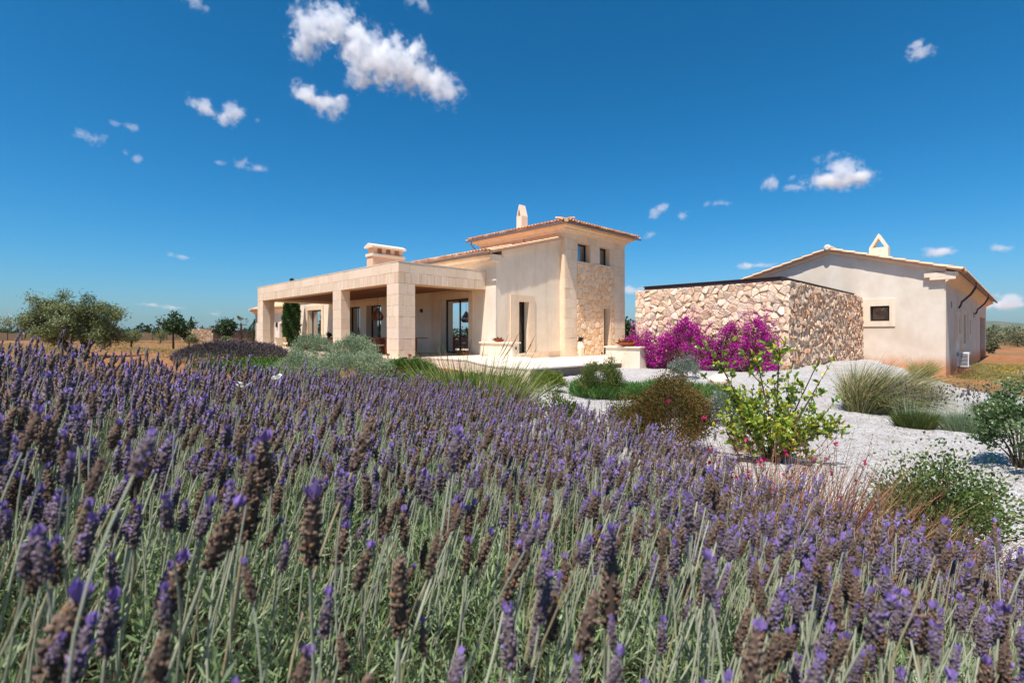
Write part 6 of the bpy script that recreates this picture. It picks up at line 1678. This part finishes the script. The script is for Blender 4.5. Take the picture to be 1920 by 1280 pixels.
tree('young_tree', 'young open crowned tree in front of the stone garden wall', 'tree', P(325, 650, 45), 2.75, 1.35, .95, .08, 1500, .20, .09, G_DARK, 220, .45, 40, .22, .35, shell=.3)
tree('young_tree', 'young round leafy tree in front of the dark gate', 'tree', P(424, 645, 48), 2.25, .95, .80, .07, 2600, .14, .07, G_DARK, 221, .4, 50, .24, .15)
OLV = [(246, 646, 46, 1.3, .72, 'small bushy olive left of the young open tree, nearest the old olive'), (301, 640, 70, 1.65, .95, 'small round olive in the field before the brushwood fence'), (354, 648, 50, 1.35, .72, 'small olive beside the stone garden wall'),
       (207, 645, 52, 1.5, .75, 'small olive bush half behind the old olive crown'), (424, 652, 44, .95, .45, 'grey green bush at the foot of the round leafy tree')]
for k, (px, py, Y, h, cr, lab) in enumerate(OLV):
    tree('small_olive', lab, 'olive tree', P(px, py, Y), h, cr, h * .42, .06, 1300, .12, .04, G_OLIVE, 230 + k, .3, 34, .26, .15, group='small olives in the left field')
# palm
pl = empty('palm_tree', P(452, 642, 62), 0, 'slim palm tree in front of the dark gate', 'palm tree')
b = Buf(); r = np.random.default_rng(240)
for k in range(18): b.tube([(.02 * math.sin(k), 0, -.1 + k * .135), (.02 * math.sin(k + 1), 0, .06 + k * .135)], [.19 - .003 * k, .14 - .003 * k], 8)
b.obj('trunk', M_BARK, pl)
for j in range(15):
    a = r.uniform(0, 6.28); el = r.uniform(-.5, 1.2); d0 = np.array([math.cos(a) * math.cos(el), math.sin(a) * math.cos(el), math.sin(el)]); o = np.array([0, 0, 2.42]); L_ = r.uniform(.75, 1.1)
    stem_end = o + d0 * L_ * .55; pv = np.repeat(stem_end[None], 14, 0); sd_ = np.cross(d0, (0, 0, 1)); sd_ /= np.linalg.norm(sd_) + 1e-9
    dv = np.array([d0 * math.cos(q) + sd_ * math.sin(q) + np.array([0, 0, -.12]) for q in np.linspace(-1.0, 1.0, 14)])
    V, F, k = leaves(pv, dv, .42, .05, r, .02); V = np.concatenate([V, [o, o + (.02, 0, 0), stem_end + (.02, 0, 0), stem_end]]); F = np.concatenate([F, [[len(V) - 4, len(V) - 3, len(V) - 2, len(V) - 1]]])
    link('frond', fast_mesh('frond', V, F, np.full(len(V), r.random())), leafmat('palm_frond', [S(66, 80, 30), S(120, 124, 56)], .3, .5), pl)
# olives and bushes in the right-hand field
r = np.random.default_rng(250)
for k, (px, py, Y, h, cr, lab) in enumerate([(1862, 652, 75, 2.6, 1.6, 'pale olive tree just past the end of the farm building'), (1884, 648, 90, 3.0, 1.9, 'second pale olive tree past the farm building'), (1908, 649, 82, 2.5, 1.7, 'pale olive tree at the picture edge in the red field'),
        (1858, 662, 52, 1.5, .5, 'thin young olive in the red field beside the farm building'), (1934, 650, 86, 3.0, 2.0, 'pale olive tree cut by the picture edge')]):
    tree('field_olive', lab, 'olive tree', P(px, py, Y), h, cr, h * .45, .08, 1500, .26, .07, G_PALE, 260 + k, .25, 40, .26, .2, group='olives in the right field')
for k, (px, Y, h, cr, lab) in enumerate([(1182, 60, 2.6, 2.2, 'dark green bushy tree seen between tower and outbuilding'), (1878, 130, 3.2, 3.2, 'dark green tree behind the pale olives'), (1902, 160, 3.4, 3.8, 'dark green tree under the hill at the picture edge'), (1861, 150, 2.9, 3.0, 'dark green tree touching the end of the farm building')]):
    tree('dark_tree', lab, 'tree', atY(px, Y), h, cr, h * .42, .15, 1800, .4, .2, G_DARK, 280 + k, .3, 50, .26, .2, group='dark trees on the far side')

# distant belts of trees, one mass
def belt(az0, az1, D0, D1, ntree, hmin, hmax, seed, label):
    r = np.random.default_rng(seed); az = np.radians(r.uniform(az0, az1, ntree)); D = r.uniform(D0, D1, ntree); X_, Y_ = np.sin(az) * D, np.cos(az) * D; h = r.uniform(hmin, hmax, ntree)
    per = 150; n = ntree * per; k = np.repeat(np.arange(ntree), per); d = rand_dirs(n, r); d[:, 2] = np.abs(d[:, 2]) * 1.0 - .15
    q = (.75 + .25 * r.random(n)) * (1 + .25 * np.sin(5 * d[:, 0] + k) * np.cos(4 * d[:, 1] + 2 * k))
    p = np.stack([X_[k] + d[:, 0] * q * h[k] * .75, Y_[k] + d[:, 1] * q * h[k] * .75, gz(X_, Y_)[k] + .1 * h[k] + np.maximum(0, d[:, 2]) * q * h[k] * .9], 1)
    V, F, kk = leaves(p, rand_dirs(n, r, .2), h[k] * .20, h[k] * .13, r); tag(link('treeline', fast_mesh('treeline', V, F, np.repeat(np.clip(.5 * r.random(ntree)[k] + .5 * r.random(n), 0, 1), kk)), G_FAR), label, 'treeline', kind='stuff')
belt(-50, 50, 210, 420, 420, 3.2, 6.0, 301, 'distant dark green belt of trees along the horizon')
belt(-125, -52, 110, 190, 170, 3.4, 6.0, 302, 'belt of dark trees beyond the field, seen reflected in the glass doors')

# white butterflies over the lavender
M_BFW = leafmat('butterfly_wing', [S(226, 226, 210), S(236, 236, 224)], .3, .6)
for (px, py, Y, lab, rz_) in ((517, 712, 1.75, 'white butterfly with spread wings over the lavender', .3), (456, 726, 1.8, 'pale butterfly settled lower on the lavender', 1.4)):
    e = empty('butterfly', P(px, py, Y), rz_, lab, 'butterfly', 'white butterflies'); e.scale = (1.3, 1.3, 1.3)
    Buf().tube([(-.010, 0, 0), (0, 0, .001), (.008, 0, .001)], [.0006, .0012, .0009], 5).obj('body', M_BLACK, e)
    for sg in (1, -1):
        b = Buf(); b.poly((.004, 0, 0), (.014, sg * .014, .012), (.007, sg * .022, .016), (-.001, sg * .014, .010)); b.poly((.001, 0, 0), (-.001, sg * .014, .010), (-.010, sg * .015, .009), (-.010, sg * .005, .003)); o = b.obj('wing', M_BFW, e, recalc=False)
# ------------------------------------------------------------------ fair weather clouds, real volumes far off
def cloudmat(name, dens, thr):
    m = bpy.data.materials.new(name); m.use_nodes = True
    t = m.node_tree; L = t.links
    t.nodes.remove(t.nodes['Principled BSDF'])
    tc = N(t, 'ShaderNodeTexCoord')
    vm = N(t, 'ShaderNodeVectorMath', operation='LENGTH'); L.new(tc.outputs['Object'], vm.inputs[0])
    ge = N(t, 'ShaderNodeNewGeometry')
    mp = N(t, 'ShaderNodeMapping'); mp.inputs['Scale'].default_value = (1 / 90, 1 / 90, 1 / 90); L.new(ge.outputs['Position'], mp.inputs['Vector'])
    nz = N(t, 'ShaderNodeTexNoise', Scale=1.0, Detail=7.0, Roughness=0.62); L.new(mp.outputs[0], nz.inputs['Vector'])
    a = N(t, 'ShaderNodeMath', operation='MULTIPLY_ADD'); L.new(nz.outputs[0], a.inputs[0]); a.inputs[1].default_value = 3.2; a.inputs[2].default_value = -1.6
    b = N(t, 'ShaderNodeMath', operation='MULTIPLY_ADD'); L.new(vm.outputs['Value'], b.inputs[0]); b.inputs[1].default_value = -1.25; b.inputs[2].default_value = 1.0 - thr
    c = N(t, 'ShaderNodeMath', operation='ADD'); L.new(a.outputs[0], c.inputs[0]); L.new(b.outputs[0], c.inputs[1])
    mr = N(t, 'ShaderNodeMapRange', interpolation_type='SMOOTHSTEP'); L.new(c.outputs[0], mr.inputs[0]); mr.inputs[1].default_value = 0.0; mr.inputs[2].default_value = .7; mr.inputs[4].default_value = dens
    vs = N(t, 'ShaderNodeVolumeScatter'); vs.inputs['Color'].default_value = (1, 1, 1, 1); vs.inputs['Anisotropy'].default_value = 0.1
    L.new(mr.outputs[0], vs.inputs['Density']); L.new(vs.outputs[0], t.nodes['Material Output'].inputs['Volume'])
    return m
M_CLOUD = cloudmat('cumulus', .0105, .13)
M_WISP = cloudmat('thin_cloud', .0065, .22)
bm = bmesh.new(); bmesh.ops.create_icosphere(bm, subdivisions=3, radius=1.0)
PUFF = bpy.data.meshes.new('puff'); bm.to_mesh(PUFF); bm.free(); PUFF.materials.append(M_CLOUD)
PUFW = PUFF.copy(); PUFW.materials.clear(); PUFW.materials.append(M_WISP)
CY = 4200.0
def cloud(label, puffs, thin=False):
    x0 = sum(p[0] for p in puffs) / len(puffs); y0 = sum(p[1] for p in puffs) / len(puffs)
    e = empty('cloud', P(x0, y0, CY), 0, label, 'cloud', 'fair weather clouds')
    k = CY / FPX
    for j, (px, py, rx, ry, rot) in enumerate(puffs):
        dy = (j % 3 - 1) * 40
        o = link('puff', PUFW if thin else PUFF, None, e, P(px, py, CY) - e.location + Vector((0, dy, 0)), (0, math.radians(rot), 0), (rx * k * 1.45, max(rx, ry) * k * 1.0, ry * k * 1.45))
cloud('largest cloud, a long ragged white bank slanting over the porch', [(590, 55, 45, 40, 30), (628, 45, 42, 40, 0), (668, 75, 55, 40, 38), (700, 120, 55, 42, 38), (745, 118, 55, 45, 35), (790, 135, 50, 32, 40), (828, 170, 45, 30, 30), (675, 150, 30, 20, 0), (570, 82, 28, 34, 0), (780, 98, 22, 22, 0)])
cloud('ragged white cloud just below the largest cloud', [(575, 180, 30, 18, 30), (605, 198, 38, 22, 25), (632, 190, 22, 12, -20)])
cloud('white cloud in two lobes, between the largest cloud and the olive tree', [(390, 205, 30, 15, 30), (437, 210, 24, 18, 0), (415, 220, 20, 12, 20)])
cloud('small ragged cloud above the olive tree, lower of the upper pair', [(155, 255, 16, 14, 0), (175, 263, 20, 12, -10), (192, 252, 9, 6, 0)], True)
cloud('faint streak of cloud above the olive tree', [(225, 235, 16, 6, 12), (246, 240, 22, 9, 15)], True)
cloud('small white puff above the young open tree', [(242, 290, 12, 9, 20), (258, 298, 14, 9, 10)], True)
cloud('thin ragged cloud left of the porch chimney', [(455, 308, 18, 11, 10), (480, 314, 24, 11, 15), (408, 301, 16, 5, 0)], True)
cloud('faint fleck of cloud beside the two lobed cloud', [(487, 227, 9, 8, 30)], True)
cloud('cloud scrap cut by the top edge above the two lobed cloud', [(370, 8, 22, 18, 20), (388, 14, 12, 9, 0)], True)
cloud('cloud scrap cut by the top edge right of the largest cloud', [(775, 5, 22, 16, 15), (795, 12, 22, 12, 20)], True)
cloud('small flat white cloud over the end of the porch', [(328, 478, 14, 7, 0), (346, 482, 20, 5, 8)], True)
cloud('bright cloud with flat foot above the farm building ridge', [(1545, 338, 38, 14, 0), (1585, 318, 32, 24, 0), (1575, 338, 55, 15, 0), (1610, 333, 28, 12, 10)])
cloud('small round cloud left of the bright cloud', [(1440, 346, 18, 15, 0)])
cloud('tiny puffs beside the bright cloud', [(1485, 356, 22, 8, 0), (1487, 331, 12, 7, -15), (1500, 348, 10, 6, 0)], True)
cloud('thin wisp above the bright cloud', [(1530, 300, 12, 9, -30), (1555, 294, 18, 9, -30)], True)
cloud('small slanting cloud right of the tower roof, larger of the pair', [(1228, 400, 14, 11, -20), (1242, 391, 14, 9, -25)])
cloud('tiny round cloud right of the tower roof', [(1278, 407, 12, 11, 0)])
cloud('thin flat cloud pair midway between tower and farm building', [(1322, 385, 11, 6, -25), (1356, 381, 20, 7, 0)], True)
cloud('small cloud touching the tower eave', [(1207, 446, 10, 7, -20), (1222, 439, 11, 7, -20)], True)
cloud('long low cloud above the stone outbuilding', [(1388, 499, 20, 7, 0), (1425, 497, 28, 6, 0)])
cloud('flat white cloud right of the farm chimney', [(1752, 474, 24, 10, 0), (1773, 473, 18, 9, 0)])
cloud('small flat cloud at the right above the farm eave', [(1866, 467, 18, 9, 0)])
cloud('small ragged cloud alone in the upper right sky', [(1712, 92, 14, 13, 0), (1730, 98, 24, 13, 5), (1722, 103, 18, 8, 0)])
cloud('broad low cloud at the end of the farm roof', [(1880, 560, 34, 10, 0), (1872, 572, 44, 10, 0), (1912, 570, 24, 10, 0)])
cloud('low cloud behind the tower and outbuilding gap', [(1184, 545, 24, 9, 0)])
cloud('faint cloud streak over the stone garden wall', [(290, 572, 30, 5, 4), (330, 577, 26, 4, 0)], True)
cloud('tiny white cloud left of the palm', [(407, 589, 16, 6, 0)], True)

# ------------------------------------------------------------------ thin sea haze
hz = Buf().box(-9500, 12000, -700, 8200, -6, 150).obj('haze', None)
m = bpy.data.materials.new('sea_haze'); m.use_nodes = True
m.node_tree.nodes.remove(m.node_tree.nodes['Principled BSDF'])
pv_ = N(m.node_tree, 'ShaderNodeVolumePrincipled'); pv_.inputs['Color'].default_value = (.74, .88, 1.0, 1); pv_.inputs['Density'].default_value = 4e-5; pv_.inputs['Anisotropy'].default_value = 0.2
m.node_tree.links.new(pv_.outputs[0], m.node_tree.nodes['Material Output'].inputs['Volume'])
hz.data.materials.append(m)
tag(hz, 'thin blue haze over the far fields and hills', 'haze', kind='stuff')
